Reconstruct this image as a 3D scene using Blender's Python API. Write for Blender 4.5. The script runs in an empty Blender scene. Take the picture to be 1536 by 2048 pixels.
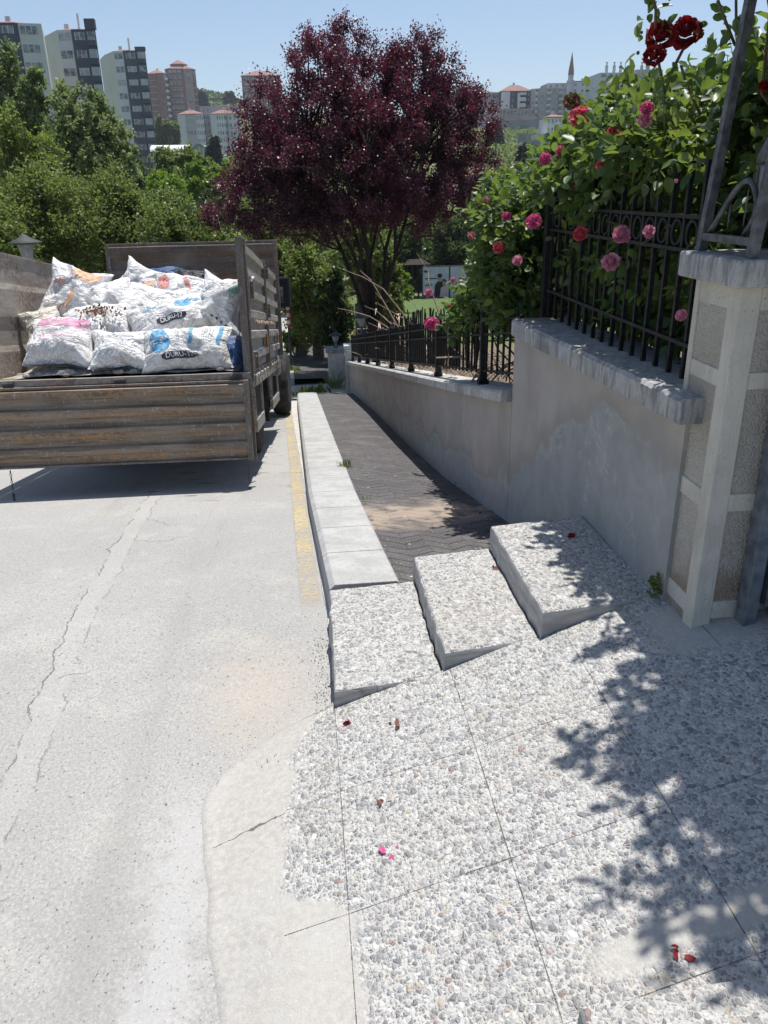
import bpy, math, random
import numpy as np
from mathutils import Vector, Matrix, noise

random.seed(7); RNG = np.random.default_rng(7)
SC = bpy.context.scene; COL = SC.collection
PI = math.pi

# ------------------------------------------------------------------ camera
FPX = 1565.0
RM = np.array([[0.99464, 0.0572, -0.0852], [-0.1003, 0.3781, -0.9203], [-0.0204, 0.9240, 0.3819]])
def _basis():
    def ry(x, y): return np.array([x - 768.0, -(y - 1024.0), -FPX])
    A = ry(598, 381); A /= np.linalg.norm(A)
    Z = -ry(850, 4811); Z /= np.linalg.norm(Z)
    Y = A - Z * A.dot(Z); Y /= np.linalg.norm(Y)
    return np.array([np.cross(Y, Z), Y, Z])
RM = _basis()
cam_d = bpy.data.cameras.new('camera'); cam = bpy.data.objects.new('camera', cam_d); COL.objects.link(cam)
cam_d.sensor_fit = 'VERTICAL'; cam_d.sensor_height = 36.0; cam_d.lens = FPX / 2048 * 36.0
cam_d.clip_start = 0.05; cam_d.clip_end = 5000
cam.matrix_world = Matrix([[RM[i][0], RM[i][1], RM[i][2], 0] for i in range(3)] + [[0, 0, 0, 1]])
SC.camera = cam
def P(px, py, y):
    """world point seen at photo pixel (px,py) at street distance y"""
    d = RM @ np.array([px - 768.0, -(py - 1024.0), -FPX]); d = d * (y / d[1])
    return Vector(d.tolist())

# ------------------------------------------------------------------ light
SUN = Vector((0.12, 0.27, 1.0)).normalized()
SC.view_settings.view_transform = 'Standard'; SC.view_settings.look = 'None'
SC.view_settings.exposure = 0.27; SC.view_settings.gamma = 1.0
W = bpy.data.worlds.new('World'); SC.world = W; W.use_nodes = True
wn = W.node_tree; bg = wn.nodes['Background']; sky = wn.nodes.new('ShaderNodeTexSky')
sky.sky_type = 'NISHITA'; sky.sun_disc = False
sky.sun_elevation = math.asin(SUN.z); sky.sun_rotation = math.atan2(SUN.x, SUN.y)
sky.altitude = 900; sky.air_density = 1.0; sky.dust_density = 2.0; sky.ozone_density = 1.0
wn.links.new(sky.outputs[0], bg.inputs[0]); bg.inputs[1].default_value = 0.112
sl = bpy.data.lights.new('sun', 'SUN'); sl.energy = 5.0; sl.angle = math.radians(0.53); sl.color = (1, 0.965, 0.915)
so = bpy.data.objects.new('sun', sl); COL.objects.link(so); so.rotation_euler = SUN.to_track_quat('Z', 'Y').to_euler()
SC.cycles.max_bounces = 6; SC.cycles.transparent_max_bounces = 8; SC.cycles.caustics_reflective = False; SC.cycles.caustics_refractive = False

# ------------------------------------------------------------------ node helpers
class G:
    def __init__(s, name):
        s.m = bpy.data.materials.new(name); s.m.use_nodes = True; s.t = s.m.node_tree
        s.b = s.t.nodes['Principled BSDF']; s.out = s.t.nodes['Material Output']
    def put(s, sock, v):
        if isinstance(v, bpy.types.NodeSocket): s.t.links.new(v, sock)
        else:
            if hasattr(sock.default_value, '__len__') and not hasattr(v, '__len__'): v = [v] * len(sock.default_value)
            if hasattr(v, '__len__') and len(v) == 3 and len(sock.default_value) == 4: v = (*v, 1)
            sock.default_value = v
    def n(s, t, out=0, **k):
        nd = s.t.nodes.new('ShaderNode' + t)
        for a, v in k.items():
            if a[0].islower(): setattr(nd, a, v)
            else: s.put(nd.inputs[a.replace('_', ' ')], v)
        return nd.outputs[out]
    def m2(s, op, a, b=0.0, c=None, clamp=False):
        nd = s.t.nodes.new('ShaderNodeMath'); nd.operation = op; nd.use_clamp = clamp
        s.put(nd.inputs[0], a); s.put(nd.inputs[1], b)
        if c is not None: s.put(nd.inputs[2], c)
        return nd.outputs[0]
    def mix(s, f, a, b, bt='MIX'):
        nd = s.t.nodes.new('ShaderNodeMix'); nd.data_type = 'RGBA'; nd.blend_type = bt; nd.clamp_factor = True
        s.put(nd.inputs[0], f); s.put(nd.inputs[6], a); s.put(nd.inputs[7], b); return nd.outputs[2]
    def ss(s, x, a, b, c=0.0, d=1.0):
        nd = s.t.nodes.new('ShaderNodeMapRange'); nd.interpolation_type = 'SMOOTHSTEP'
        for i, v in enumerate((x, a, b, c, d)): s.put(nd.inputs[i], v)
        return nd.outputs[0]
    def ramp(s, f, stops, const=False):
        nd = s.t.nodes.new('ShaderNodeValToRGB'); r = nd.color_ramp
        if const: r.interpolation = 'CONSTANT'
        while len(r.elements) < len(stops): r.elements.new(0.5)
        for e, (p, c) in zip(r.elements, stops): e.position = p; e.color = (*c, 1)
        s.put(nd.inputs[0], f); return nd.outputs[0]
    def pos(s, kind='geo'):
        if kind == 'geo': return s.n('NewGeometry')
        return s.n('TexCoord', out=3)
    def xyz(s, v):
        nd = s.t.nodes.new('ShaderNodeSeparateXYZ'); s.put(nd.inputs[0], v); return nd.outputs[0], nd.outputs[1], nd.outputs[2]
    def comb(s, x, y, z):
        nd = s.t.nodes.new('ShaderNodeCombineXYZ')
        for i, v in enumerate((x, y, z)): s.put(nd.inputs[i], v)
        return nd.outputs[0]
    def noise(s, v, sc, det=4, ro=0.55, dist=0.0, out=0):
        return s.n('TexNoise', out=out, Vector=v, Scale=sc, Detail=det, Roughness=ro, Distortion=dist)
    def scalev(s, v, k):
        nd = s.t.nodes.new('ShaderNodeVectorMath'); nd.operation = 'MULTIPLY'; s.put(nd.inputs[0], v); s.put(nd.inputs[1], k); return nd.outputs[0]
    def addv(s, v, k):
        nd = s.t.nodes.new('ShaderNodeVectorMath'); nd.operation = 'ADD'; s.put(nd.inputs[0], v); s.put(nd.inputs[1], k); return nd.outputs[0]
    def bump(s, h, dist=0.01, st=1.0, nrm=None):
        nd = s.t.nodes.new('ShaderNodeBump'); s.put(nd.inputs['Height'], h); nd.inputs['Distance'].default_value = dist; nd.inputs['Strength'].default_value = st
        if nrm: s.t.links.new(nrm, nd.inputs['Normal'])
        return nd.outputs[0]
    def fin(s, col=None, rough=0.7, nrm=None, spec=0.3, metal=0.0):
        if col is not None: s.put(s.b.inputs['Base Color'], col)
        s.put(s.b.inputs['Roughness'], rough); s.b.inputs['Specular IOR Level'].default_value = spec
        s.put(s.b.inputs['Metallic'], metal)
        if nrm is not None: s.t.links.new(nrm, s.b.inputs['Normal'])
        return s.m

M = {}
def simple(name, c1, c2=None, sc=6.0, rough=0.7, bd=0.0, bsc=60, spec=0.3, metal=0.0, kind='geo', det=5):
    g = G(name); p = g.pos(kind)
    c2 = c2 or tuple(c * 0.8 for c in c1)
    col = g.mix(g.ss(g.noise(p, sc, det), 0.35, 0.65), c1, c2)
    nr = g.bump(g.noise(p, bsc, 4), bd) if bd else None
    M[name] = g.fin(col, rough, nr, spec, metal); return M[name]

def _onp(px, py):
    d = P(px, py, 1.0); return d * (-1.55 / (d.z - .23 * d.x))
def m_pebble():
    g = G('pebble_concrete'); p = g.pos(); x, y, z = g.xyz(p)
    nz = g.xyz(g.n('NewGeometry', out=1))[2]
    dis = g.n('TexNoise', out=1, Vector=p, Scale=30, Detail=2)
    v = g.addv(p, g.scalev(g.addv(dis, (-0.5, -0.5, -0.5)), 0.012))
    v = g.scalev(v, (1.0, 0.85, 1.0))
    def layer(sc, lo, hi):
        e = g.n('TexVoronoi', voronoi_dimensions='2D', feature='DISTANCE_TO_EDGE', Vector=v, Scale=sc)
        c = g.n('TexVoronoi', out=1, voronoi_dimensions='2D', feature='F1', Vector=v, Scale=sc)
        r1, r2, r3 = g.xyz(c)
        f1 = g.n('TexVoronoi', voronoi_dimensions='2D', feature='F1', Vector=v, Scale=sc)
        rad = g.m2('MULTIPLY_ADD', r3, -.22, .66)
        rnd_ = g.m2('MULTIPLY', g.m2('SUBTRACT', rad, f1), .6)
        e = g.m2('MINIMUM', e, rnd_)
        mask = g.m2('MULTIPLY', g.ss(e, lo, hi), g.ss(r2, 0.06, 0.08))
        return e, r1, r2, r3, mask
    e, r1, r2, r3, mk = layer(80, 0.02, 0.09)
    e2, q1, q2, q3, mk2 = layer(165, 0.01, 0.07)
    pal = [(0.0, (.15, .155, .165)), (.08, (.24, .245, .26)), (.24, (.35, .355, .36)), (.40, (.46, .455, .44)), (.54, (.27, .27, .272)), (.62, (.53, .52, .49)), (.74, (.63, .62, .595)), (.93, (.38, .32, .295)), (.955, (.24, .16, .145)), (.965, (.45, .385, .31))]
    e0, o1, o2, o3, mk0 = layer(52, 0.02, 0.08)
    mk0 = g.m2('MULTIPLY', mk0, g.m2('GREATER_THAN', o2, .70)); pc0 = g.ramp(o1, pal, True)
    pc = g.ramp(r1, pal, True); pc2 = g.ramp(q1, pal, True)
    pc = g.mix(0.35, pc, g.noise(p, 400, 2, out=1), 'OVERLAY')
    mort = g.mix(g.ss(g.noise(p, 7, 5), .35, .65), (.51, .50, .465), (.43, .42, .39))
    col = g.mix(mk2, mort, pc2); col = g.mix(mk, col, pc); col = g.mix(mk0, col, pc0)
    col = g.mix(.24, col, (.375, .365, .34))
    # cover of smooth cement: ragged edges towards the road and along the gate side
    nn = g.m2('MULTIPLY_ADD', g.noise(p, 5, 6), 0.22, -0.11)
    ed = g.ss(y, 1.30, 1.45, 0.03, -0.13)
    ed = g.m2('ADD', ed, g.ss(y, 1.9, 2.1, 0.0, 0.06))
    cov = g.ss(g.m2('ADD', g.m2('SUBTRACT', x, ed), nn), -0.015, 0.03)
    # smooth cement strip across, bottom right
    line = g.m2('SUBTRACT', y, g.m2('MULTIPLY_ADD', x, 0.10, 1.005))
    strip = g.m2('MULTIPLY', g.ss(g.m2('ABSOLUTE', g.m2('ADD', line, g.m2('MULTIPLY', nn, 0.35))), 0.02, 0.06, 1.0, 0.0), g.ss(g.m2('ADD', x, nn), 0.40, 0.62))
    cem = g.m2('MAXIMUM', g.m2('SUBTRACT', 1.0, cov), strip)
    # cement rub along the pillar foot
    foot = g.m2('MULTIPLY', g.ss(g.m2('ADD', x, nn), 1.0, 1.10), g.m2('MULTIPLY', g.ss(g.m2('ADD', y, nn), 1.82, 1.98), g.ss(g.m2('ADD', y, nn), 2.13, 2.22, 1, 0)))
    cem = g.m2('MAXIMUM', cem, foot)
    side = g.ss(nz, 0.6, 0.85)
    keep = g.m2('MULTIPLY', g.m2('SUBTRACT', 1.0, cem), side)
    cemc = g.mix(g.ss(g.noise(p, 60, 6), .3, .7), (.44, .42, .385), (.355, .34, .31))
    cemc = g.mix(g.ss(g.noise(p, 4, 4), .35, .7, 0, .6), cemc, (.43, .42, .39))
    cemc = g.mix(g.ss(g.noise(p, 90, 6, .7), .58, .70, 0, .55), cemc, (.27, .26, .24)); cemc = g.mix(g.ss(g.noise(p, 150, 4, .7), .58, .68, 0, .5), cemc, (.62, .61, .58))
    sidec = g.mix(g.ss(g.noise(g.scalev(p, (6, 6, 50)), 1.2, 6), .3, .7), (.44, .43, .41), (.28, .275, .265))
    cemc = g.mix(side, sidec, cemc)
    h0 = g.m2('MULTIPLY', mk0, g.m2('MULTIPLY', g.ss(e0, 0, .35), 1.3))
    h = g.m2('MAXIMUM', g.m2('MULTIPLY', mk, g.ss(e, 0.0, 0.35)), g.m2('MULTIPLY', mk2, g.m2('MULTIPLY', g.ss(e2, 0, .35), .5)))
    h = g.m2('MAXIMUM', h, h0)
    col = g.mix(keep, cemc, col)
    # dirt in low places between stones
    col = g.mix(g.m2('MULTIPLY', g.ss(g.noise(p, 2.3, 5), .45, .7), 0.22), col, (.40, .36, .30))
    # open crack in the apron
    qa = _onp(425, 1692); qb = _onp(566, 1630); L_ = (qb - qa).length; dx, dy = (qb.x - qa.x) / L_, (qb.y - qa.y) / L_
    rx = g.m2('SUBTRACT', x, qa.x); ry = g.m2('SUBTRACT', y, qa.y)
    ta = g.m2('ADD', g.m2('MULTIPLY', rx, dx), g.m2('MULTIPLY', ry, dy)); pd = g.m2('SUBTRACT', g.m2('MULTIPLY', ry, dx), g.m2('MULTIPLY', rx, dy))
    pd = g.m2('ABSOLUTE', g.m2('ADD', pd, g.m2('MULTIPLY_ADD', g.noise(p, 14, 6, .65), .05, -.025)))
    wd = g.ss(ta, 0, L_, .0012, .0055)
    ckm = g.m2('MULTIPLY', g.m2('LESS_THAN', pd, g.m2('MULTIPLY', wd, g.ss(g.noise(p, 30, 4), .3, .65))), g.m2('MULTIPLY', g.m2('GREATER_THAN', ta, 0), g.m2('LESS_THAN', ta, L_)))
    col = g.mix(g.m2('MULTIPLY', ckm, .85), col, (.08, .075, .065))
    # tile joints
    jx = g.m2('PINGPONG', g.m2('SUBTRACT', g.m2('ADD', x, g.m2('MULTIPLY', y, 0.0)), 0.02), 0.1925)
    jy = g.m2('PINGPONG', g.m2('SUBTRACT', y, g.m2('MULTIPLY_ADD', x, 0.085, 1.318)), 0.199)
    wob = g.m2('MULTIPLY', g.noise(p, 25, 3), 0.004)
    j = g.m2('MINIMUM', g.m2('ADD', jx, wob), g.m2('ADD', jy, wob))
    jm = g.m2('MULTIPLY', g.ss(j, 0.0012, 0.0036, 1, 0), g.m2('MULTIPLY', g.m2('GREATER_THAN', 2.15, y), g.m2('GREATER_THAN', x, -.13)))
    col = g.mix(g.m2('MULTIPLY', jm, .8), col, (.20, .19, .175))
    hh = g.m2('SUBTRACT', g.m2('SUBTRACT', g.m2('MULTIPLY', h, keep), g.m2('MULTIPLY', jm, 1.2)), ckm)
    nr = g.bump(hh, 0.004, 1.0)
    nr = g.bump(g.noise(p, 220, 5), 0.0018, 1.0, nr)
    M['pebble'] = g.fin(col, g.ss(mk, 0, 1, .85, .55), nr, 0.35)

def m_road():
    g = G('worn_asphalt'); p = g.pos(); x, y, z = g.xyz(p)
    n1 = g.noise(p, 0.9, 6); n2 = g.noise(p, 140, 3); n3 = g.noise(p, 16, 5)
    agg = g.n('TexVoronoi', out=1, Vector=p, Scale=140)
    a1 = g.xyz(agg)[0]
    col = g.mix(g.ss(n1, .35, .65), (.40, .392, .372), (.345, .338, .322))
    col = g.mix(g.ss(g.noise(p, 2.8, 6, .6), .52, .68, 0, .5), col, (.48, .455, .41))
    col = g.mix(g.m2('MULTIPLY', a1, .38), col, (.24, .235, .23))
    fn_ = g.noise(g.scalev(p, (1, .75, 1)), 115, 8, .75)
    col = g.mix(g.ss(fn_, .54, .40, 0, .45), col, (.22, .215, .205)); col = g.mix(g.ss(fn_, .54, .66, 0, .5), col, (.56, .55, .53))
    col = g.mix(g.ss(n2, .60, .75, 0, .5), col, (.58, .565, .54))
    pit = g.ss(g.noise(g.scalev(p, (1, .8, 1)), 85, 5, .65), .38, .29, 0, .8)
    col = g.mix(g.m2('MULTIPLY', pit, .35), col, (.14, .135, .13))
    # trench repair strip with cracked borders
    wob = g.m2('MULTIPLY_ADD', g.noise(p, 3.6, 8, .68), 0.16, -0.08)
    cx = g.ss(y, 1.2, 6.0, -0.93, -1.20)
    d = g.m2('ADD', g.m2('SUBTRACT', x, cx), wob); ad = g.m2('ABSOLUTE', d)
    strip = g.ss(ad, .045, .06, 1, 0)
    col = g.mix(g.m2('MULTIPLY', strip, .20), col, (.46, .44, .405))
    ck = g.m2('ABSOLUTE', g.m2('SUBTRACT', ad, .052))
    crack = g.m2('MULTIPLY', g.ss(ck, .0006, .0034, 1, 0), g.m2('MULTIPLY', g.ss(g.noise(p, 6, 3), .40, .56), g.ss(d, -.02, .02, .9, .4)))
    # hairline cracks
    vv = g.n('TexVoronoi', feature='DISTANCE_TO_EDGE', Vector=g.addv(p, g.scalev(g.noise(p, 5, 5, out=1), .25)), Scale=1.1)
    hair = g.m2('MULTIPLY', g.ss(vv, .002, .006, 1, 0), g.ss(g.noise(p, 1.3, 3), .55, .65))
    crack = g.m2('MAXIMUM', crack, g.m2('MULTIPLY', hair, .6))
    col = g.mix(g.m2('MULTIPLY', crack, .55), col, (.17, .155, .135))
    # sandy stain beside the first step
    sx = g.m2('SUBTRACT', x, -.25); sy = g.m2('MULTIPLY', g.m2('SUBTRACT', y, 2.35), .6)
    rr = g.m2('SQRT', g.m2('ADD', g.m2('MULTIPLY', sx, sx), g.m2('MULTIPLY', sy, sy)))
    st = g.ss(g.m2('ADD', rr, g.m2('MULTIPLY_ADD', n3, .3, -.15)), .05, .30, .40, 0)
    col = g.mix(st, col, (.45, .385, .315))
    ty = g.m2('ABSOLUTE', g.m2('SUBTRACT', g.m2('PINGPONG', g.m2('ADD', x, g.m2('MULTIPLY', g.noise(p, .5, 2), .25)), .85), .45))
    col = g.mix(g.m2('MULTIPLY', g.ss(ty, .03, .16, 1, 0), g.m2('MULTIPLY', g.ss(g.noise(g.scalev(p, (3, .35, 1)), 2, 4), .45, .65), .4)), col, (.27, .26, .245))
    # pale lime dust smear near the apron
    du = g.ss(g.m2('ABSOLUTE', g.m2('ADD', g.m2('SUBTRACT', x, -.40), g.m2('MULTIPLY_ADD', n3, .3, -.15))), .02, .12, .55, 0)
    du = g.m2('MULTIPLY', du, g.ss(y, 1.7, 2.0, 1, 0))
    col = g.mix(du, col, (.45, .445, .43))
    # oily spots under the lorry
    oil = g.m2('MULTIPLY', g.ss(g.noise(g.scalev(p, (3, 9, 1)), 1.0, 5), .60, .68), g.m2('MULTIPLY', g.ss(y, 5.0, 5.6), g.ss(x, -1.5, -1.2)))
    col = g.mix(g.m2('MULTIPLY', oil, .7), col, (.09, .09, .09))
    h = g.m2('ADD', g.m2('MULTIPLY', g.noise(p, 170, 4, .7), .6), g.m2('MULTIPLY', pit, -1.0)); h = g.m2('SUBTRACT', h, g.m2('MULTIPLY', crack, 2))
    M['road'] = g.fin(col, .88, g.bump(h, .0035), .25)

def m_paver():
    g = G('dark_pavers'); p = g.pos(); x, y, z = g.xyz(p)
    wx = g.m2('MULTIPLY_ADD', g.noise(p, 2.0, 4), .05, -.025)
    xx = g.m2('ADD', g.m2('ADD', x, g.m2('MULTIPLY', y, .03)), wx)
    tri = g.m2('PINGPONG', xx, .105)
    v = g.m2('ADD', g.m2('ADD', y, g.m2('MULTIPLY', tri, .75)), g.m2('MULTIPLY_ADD', g.noise(p, 6, 3), .04, -.02))
    ly = g.m2('PINGPONG', v, .052)
    l1 = g.ss(ly, .002, .007, 1, 0)
    row = g.m2('FLOOR', g.m2('DIVIDE', v, .104))
    lx = g.m2('PINGPONG', g.m2('ADD', xx, g.m2('MULTIPLY', g.m2('MODULO', row, 2.0), .105)), .105)
    l2 = g.ss(lx, .002, .006, 1, 0)
    ln = g.m2('MAXIMUM', l1, g.m2('MULTIPLY', l2, .35))
    cell = g.n('TexWhiteNoise', noise_dimensions='2D', Vector=g.comb(g.m2('FLOOR', g.m2('DIVIDE', xx, .21)), row, 0))
    col = g.mix(cell, (.070, .066, .068), (.092, .087, .090))
    col = g.mix(g.ss(g.noise(p, 200, 4), .5, .7, 0, .6), col, (.34, .32, .31))
    dust = g.ss(g.noise(p, 3.5, 6, .6), .48, .7, 0, .32)
    col = g.mix(dust, col, (.23, .215, .205))
    sp = g.m2('MULTIPLY', g.ss(g.m2('ABSOLUTE', g.m2('ADD', g.m2('SUBTRACT', g.m2('MULTIPLY_ADD', x, -.35, y), 3.95), g.m2('MULTIPLY_ADD', g.noise(p, 3, 5), .9, -.45))), .08, .36, .8, 0), g.ss(g.noise(p, 9, 6), .3, .52))
    col = g.mix(sp, col, (.36, .29, .225))
    spk = g.ss(g.noise(p, 33, 2), .70, .76)
    col = g.mix(g.m2('MULTIPLY', spk, .8), col, (.6, .56, .5))
    ln = g.m2('MULTIPLY', ln, g.m2('MULTIPLY_ADD', sp, -.75, 1.0))
    ln = g.m2('MULTIPLY', ln, g.ss(g.noise(p, 5, 4), .3, .55, .35, 1))
    col = g.mix(g.m2('MULTIPLY', ln, .75), col, (.025, .024, .022))
    h = g.m2('SUBTRACT', g.m2('MULTIPLY', g.noise(p, 150, 4), .3), ln)
    M['paver'] = g.fin(col, .9, g.bump(h, .006), .2)

def m_plaster():
    g = G('stained_plaster'); p = g.pos(); x, y, z = g.xyz(p)
    base = g.m2('ADD', z, g.ss(y, 2.9, 3.9, 1.30, 1.70)); base = g.m2('ADD', base, g.m2('MULTIPLY', g.m2('MAXIMUM', g.m2('SUBTRACT', y, 3.9), 0), .17))
    n = g.noise(p, 2.2, 3, .42); n2 = g.noise(p, 9, 6, .65); n4 = g.noise(g.scalev(p, (1, 1, .8)), 4, 7, .65)
    c0 = g.mix(g.ss(n4, .3, .7), (.45, .405, .37), (.37, .335, .31))
    c0 = g.mix(g.ss(g.noise(g.scalev(p, (3, 3, .6)), 2, 5), .5, .75, 0, .35), c0, (.30, .235, .195))
    lim = g.m2('ADD', g.ss(y, 2.6, 4.6, .12, -.08), g.m2('MULTIPLY', n, .62))
    t = g.m2('SUBTRACT', base, lim)
    patch = g.ss(t, -.035, .02, .75, 0)
    halo = g.ss(t, .0, .13, .6, 0)
    cp = g.mix(g.ss(n2, .3, .7), (.375, .378, .372), (.30, .307, .31))
    cp = g.mix(g.ss(g.noise(p, 4.5, 4, .5, 1.5), .5, .7, 0, .5), cp, (.42, .425, .42))
    c0 = g.mix(halo, c0, (.28, .265, .235))
    col = g.mix(patch, c0, cp)
    col = g.mix(g.m2('MULTIPLY', g.ss(g.m2('ABSOLUTE', g.m2('ADD', t, .012)), .0, .022, .3, 0), g.ss(g.noise(p, 5, 4), .42, .6)), col, (.52, .51, .49))
    ef = g.m2('MULTIPLY', g.ss(g.m2('ABSOLUTE', g.m2('SUBTRACT', g.noise(p, 3.1, 7, .62, .6), .5)), .004, .014, 1, 0), g.ss(g.noise(p, 2.1, 3), .5, .6))
    col = g.mix(g.m2('MULTIPLY', g.m2('MULTIPLY', ef, patch), .5), col, (.6, .6, .58))
    spk = g.ss(g.noise(p, 70, 3), .72, .78)
    col = g.mix(spk, col, (.12, .1, .09))
    h = g.m2('ADD', g.m2('MULTIPLY', g.noise(p, 110, 5), .35), g.m2('MULTIPLY', patch, .9))
    h = g.m2('ADD', h, g.m2('MULTIPLY', g.noise(p, 11, 4), .7))
    M['plaster'] = g.fin(col, .9, g.bump(h, .004), .15)

def m_weathered(name, c1, c2, dark, streak=1.0, sc=12):
    g = G(name); p = g.pos(); nz = g.xyz(g.n('NewGeometry', out=1))[2]
    col = g.mix(g.ss(g.noise(p, sc, 6), .35, .65), c1, c2)
    st = g.noise(g.scalev(p, (19, 19, 3.0)), 2.4, 8, .70)
    col = g.mix(g.m2('MULTIPLY', g.ss(st, .45, .62), .65 * streak), col, dark)
    col = g.mix(g.ss(g.noise(p, 2.4, 5), .55, .75, 0, .6), col, dark)
    pit = g.ss(g.noise(p, 130, 3), .66, .74)
    col = g.mix(pit, col, dark)
    M[name] = g.fin(col, .88, g.bump(g.m2('ADD', g.noise(p, 90, 6), g.m2('MULTIPLY', pit, -1)), .003), .2)

def m_rough_stone():
    g = G('hammered_stone'); p = g.pos(); x, y, z = g.xyz(p)
    col = g.mix(g.ss(g.noise(p, 5, 5), .35, .65), (.58, .535, .47), (.50, .455, .39))
    ru = g.m2('MULTIPLY', g.ss(g.m2('ADD', z, g.m2('MULTIPLY', g.noise(p, 6, 5), .3)), -1.06, -.88, 1, 0), g.ss(g.noise(p, 9, 4), .36, .6))
    col = g.mix(g.m2('MULTIPLY', ru, .75), col, (.34, .24, .16))
    n = g.n('TexVoronoi', Vector=g.addv(p, g.scalev(g.noise(p, 60, 3, out=1), .01)), Scale=150)
    col = g.mix(g.ss(n, .05, .5, .45, 1), (.30, .26, .22), col)
    h = g.m2('SUBTRACT', g.noise(p, 120, 5, .7), g.m2('MULTIPLY', n, .7))
    M['rough_stone'] = g.fin(col, .9, g.bump(h, .008), .15)

def m_rust(name, c1, c2, rust, light, stretch=(2, 14, 14), ribs=False, amt=.5):
    g = G(name); p = g.pos('obj'); x, y, z = g.xyz(p)
    ps = g.scalev(p, stretch)
    n = g.noise(ps, 1.6, 7, .65)
    col = g.mix(g.ss(n, .35, .65), c1, c2)
    r = g.ss(g.noise(p, 30, 6, .7), .46, .54)
    band = 1.0
    if ribs: band = g.ss(g.m2('PINGPONG', g.m2('ADD', z, .015), .08), .035, .07)
    rn = g.m2('MULTIPLY', r, g.m2('MULTIPLY', g.ss(g.noise(ps, .6, 5), .38, .6), band))
    col = g.mix(g.m2('MULTIPLY', rn, .85), col, rust)
    s1 = g.ss(g.noise(g.scalev(p, (25, 90, 90)), 1.0, 5, .7), .60, .66, 0, amt)
    s2 = g.ss(g.noise(g.scalev(p, (80, 30, 16)), 1.0, 5, .7), .62, .67, 0, amt)
    col = g.mix(g.m2('MAXIMUM', s1, s2), col, light)
    col = g.mix(g.ss(g.noise(p, 3.0, 5), .45, .75, 0, .6), col, (.30, .27, .235))
    M[name] = g.fin(col, .75, g.bump(g.m2('ADD', n, g.m2('MULTIPLY', g.noise(p, 110, 4), .4)), .004), .3)

def m_leaf(name, stops, rough=.42, trans=.3, tcol=(.25, .4, .05), spec=.5):
    g = G(name)
    t = g.n('Attribute', out=2, attribute_name='tint')
    col = g.ramp(t, stops)
    col = g.mix(g.m2('MULTIPLY', g.noise(g.pos(), 1.2, 3), .35), col, tuple(c * .7 for c in stops[0][1]))
    g.fin(col, rough, None, spec)
    tr = g.n('BsdfTranslucent', Color=g.mix(.6, col, tcol))
    mx = g.t.nodes.new('ShaderNodeMixShader'); mx.inputs[0].default_value = trans
    g.t.links.new(g.b.outputs[0], mx.inputs[1]); g.t.links.new(tr, mx.inputs[2]); g.t.links.new(mx.outputs[0], g.out.inputs[0])
    M[name] = g.m

m_pebble(); m_road(); m_paver(); m_plaster(); m_rough_stone()
m_weathered('kerb_stone', (.43, .43, .42), (.35, .35, .34), (.27, .265, .255), .6, 7)
m_weathered('coping_stone', (.44, .435, .42), (.34, .34, .335), (.10, .10, .105), .85, 10)
m_weathered('lower_coping', (.56, .545, .51), (.47, .46, .43), (.17, .165, .16), .9, 10)
m_weathered('quoin_stone', (.60, .565, .49), (.53, .495, .425), (.35, .33, .30), .35, 7)
m_weathered('pale_render', (.62, .60, .55), (.5, .48, .44), (.3, .28, .25), .6, 5)
m_rust('tailgate_steel', (.16, .12, .09), (.33, .265, .195), (.46, .26, .12), (.60, .53, .45), (1.2, 14, 22), True, .7)
m_rust('bed_steel', (.27, .235, .20), (.37, .335, .295), (.18, .12, .09), (.50, .47, .42), (1.5, 3, 12), False, .6)
m_rust('head_steel', (.10, .078, .064), (.17, .135, .11), (.16, .10, .06), (.42, .38, .31), (1.2, 14, 16), False, .6)
m_rust('side_steel', (.46, .43, .38), (.36, .33, .285), (.17, .125, .095), (.5, .48, .44), (3, 1.2, 12), False, .45)
m_rust('post_steel', (.20, .18, .165), (.12, .105, .095), (.20, .12, .07), (.55, .52, .47), (14, 14, 2), False, .75)
simple('tyre_rubber', (.028, .026, .025), (.06, .055, .05), 14, .9, .002)
simple('rim_steel', (.18, .16, .14), (.10, .09, .08), 12, .6)
simple('dark_metal', (.045, .043, .042), (.09, .082, .075), 12, .6)
simple('black_iron', (.008, .008, .009), (.022, .022, .022), 40, .5, .001, 90, .3)
simple('weathered_iron', (.05, .052, .058), (.13, .135, .14), 30, .5, .002, 90, .5)
simple('blue_steel', (.085, .10, .125), (.16, .185, .215), 22, .5, .002, 60, .5)
simple('amber_plastic', (.45, .16, .03), None, 5, .4)
simple('mirror_black', (.015, .016, .018), None, 5, .35)
g = G('mirror_glass'); M['mirror_glass'] = g.fin((.35, .4, .4), .08, None, .5, .9)
simple('cab_paint', (.30, .34, .36), (.22, .25, .27), 5, .5)
simple('rubble', (.42, .39, .35), (.26, .24, .22), 25, .95, .006, 80)
simple('bark_dark', (.020, .015, .014), (.042, .031, .027), 16, .9, .012, 45)
simple('bark_grey', (.14, .115, .09), (.08, .065, .05), 14, .9, .01, 40)
simple('rose_stem', (.10, .13, .05), (.12, .08, .05), 30, .7)
simple('dry_twig', (.36, .28, .22), (.22, .16, .12), 20, .9)
simple('dirt', (.20, .15, .11), (.12, .09, .065), 12, .95, .01, 50)
simple('gutter', (.50, .48, .44), (.40, .385, .355), 10, .9, .003, 90)
simple('crack_dark', (.07, .065, .06), (.15, .14, .12), 60, .95)
simple('wood_orange', (.45, .24, .09), (.3, .15, .06), 20, .7)
simple('brown_rock', (.16, .12, .10), (.09, .07, .06), 20, .8, .006, 60)
simple('bark_pale', (.30, .28, .24), None, 10, .9)
simple('white_paint', (.72, .72, .70), (.6, .6, .58), 6, .6)
simple('red_paint', (.6, .05, .04), None, 6, .5)
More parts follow.
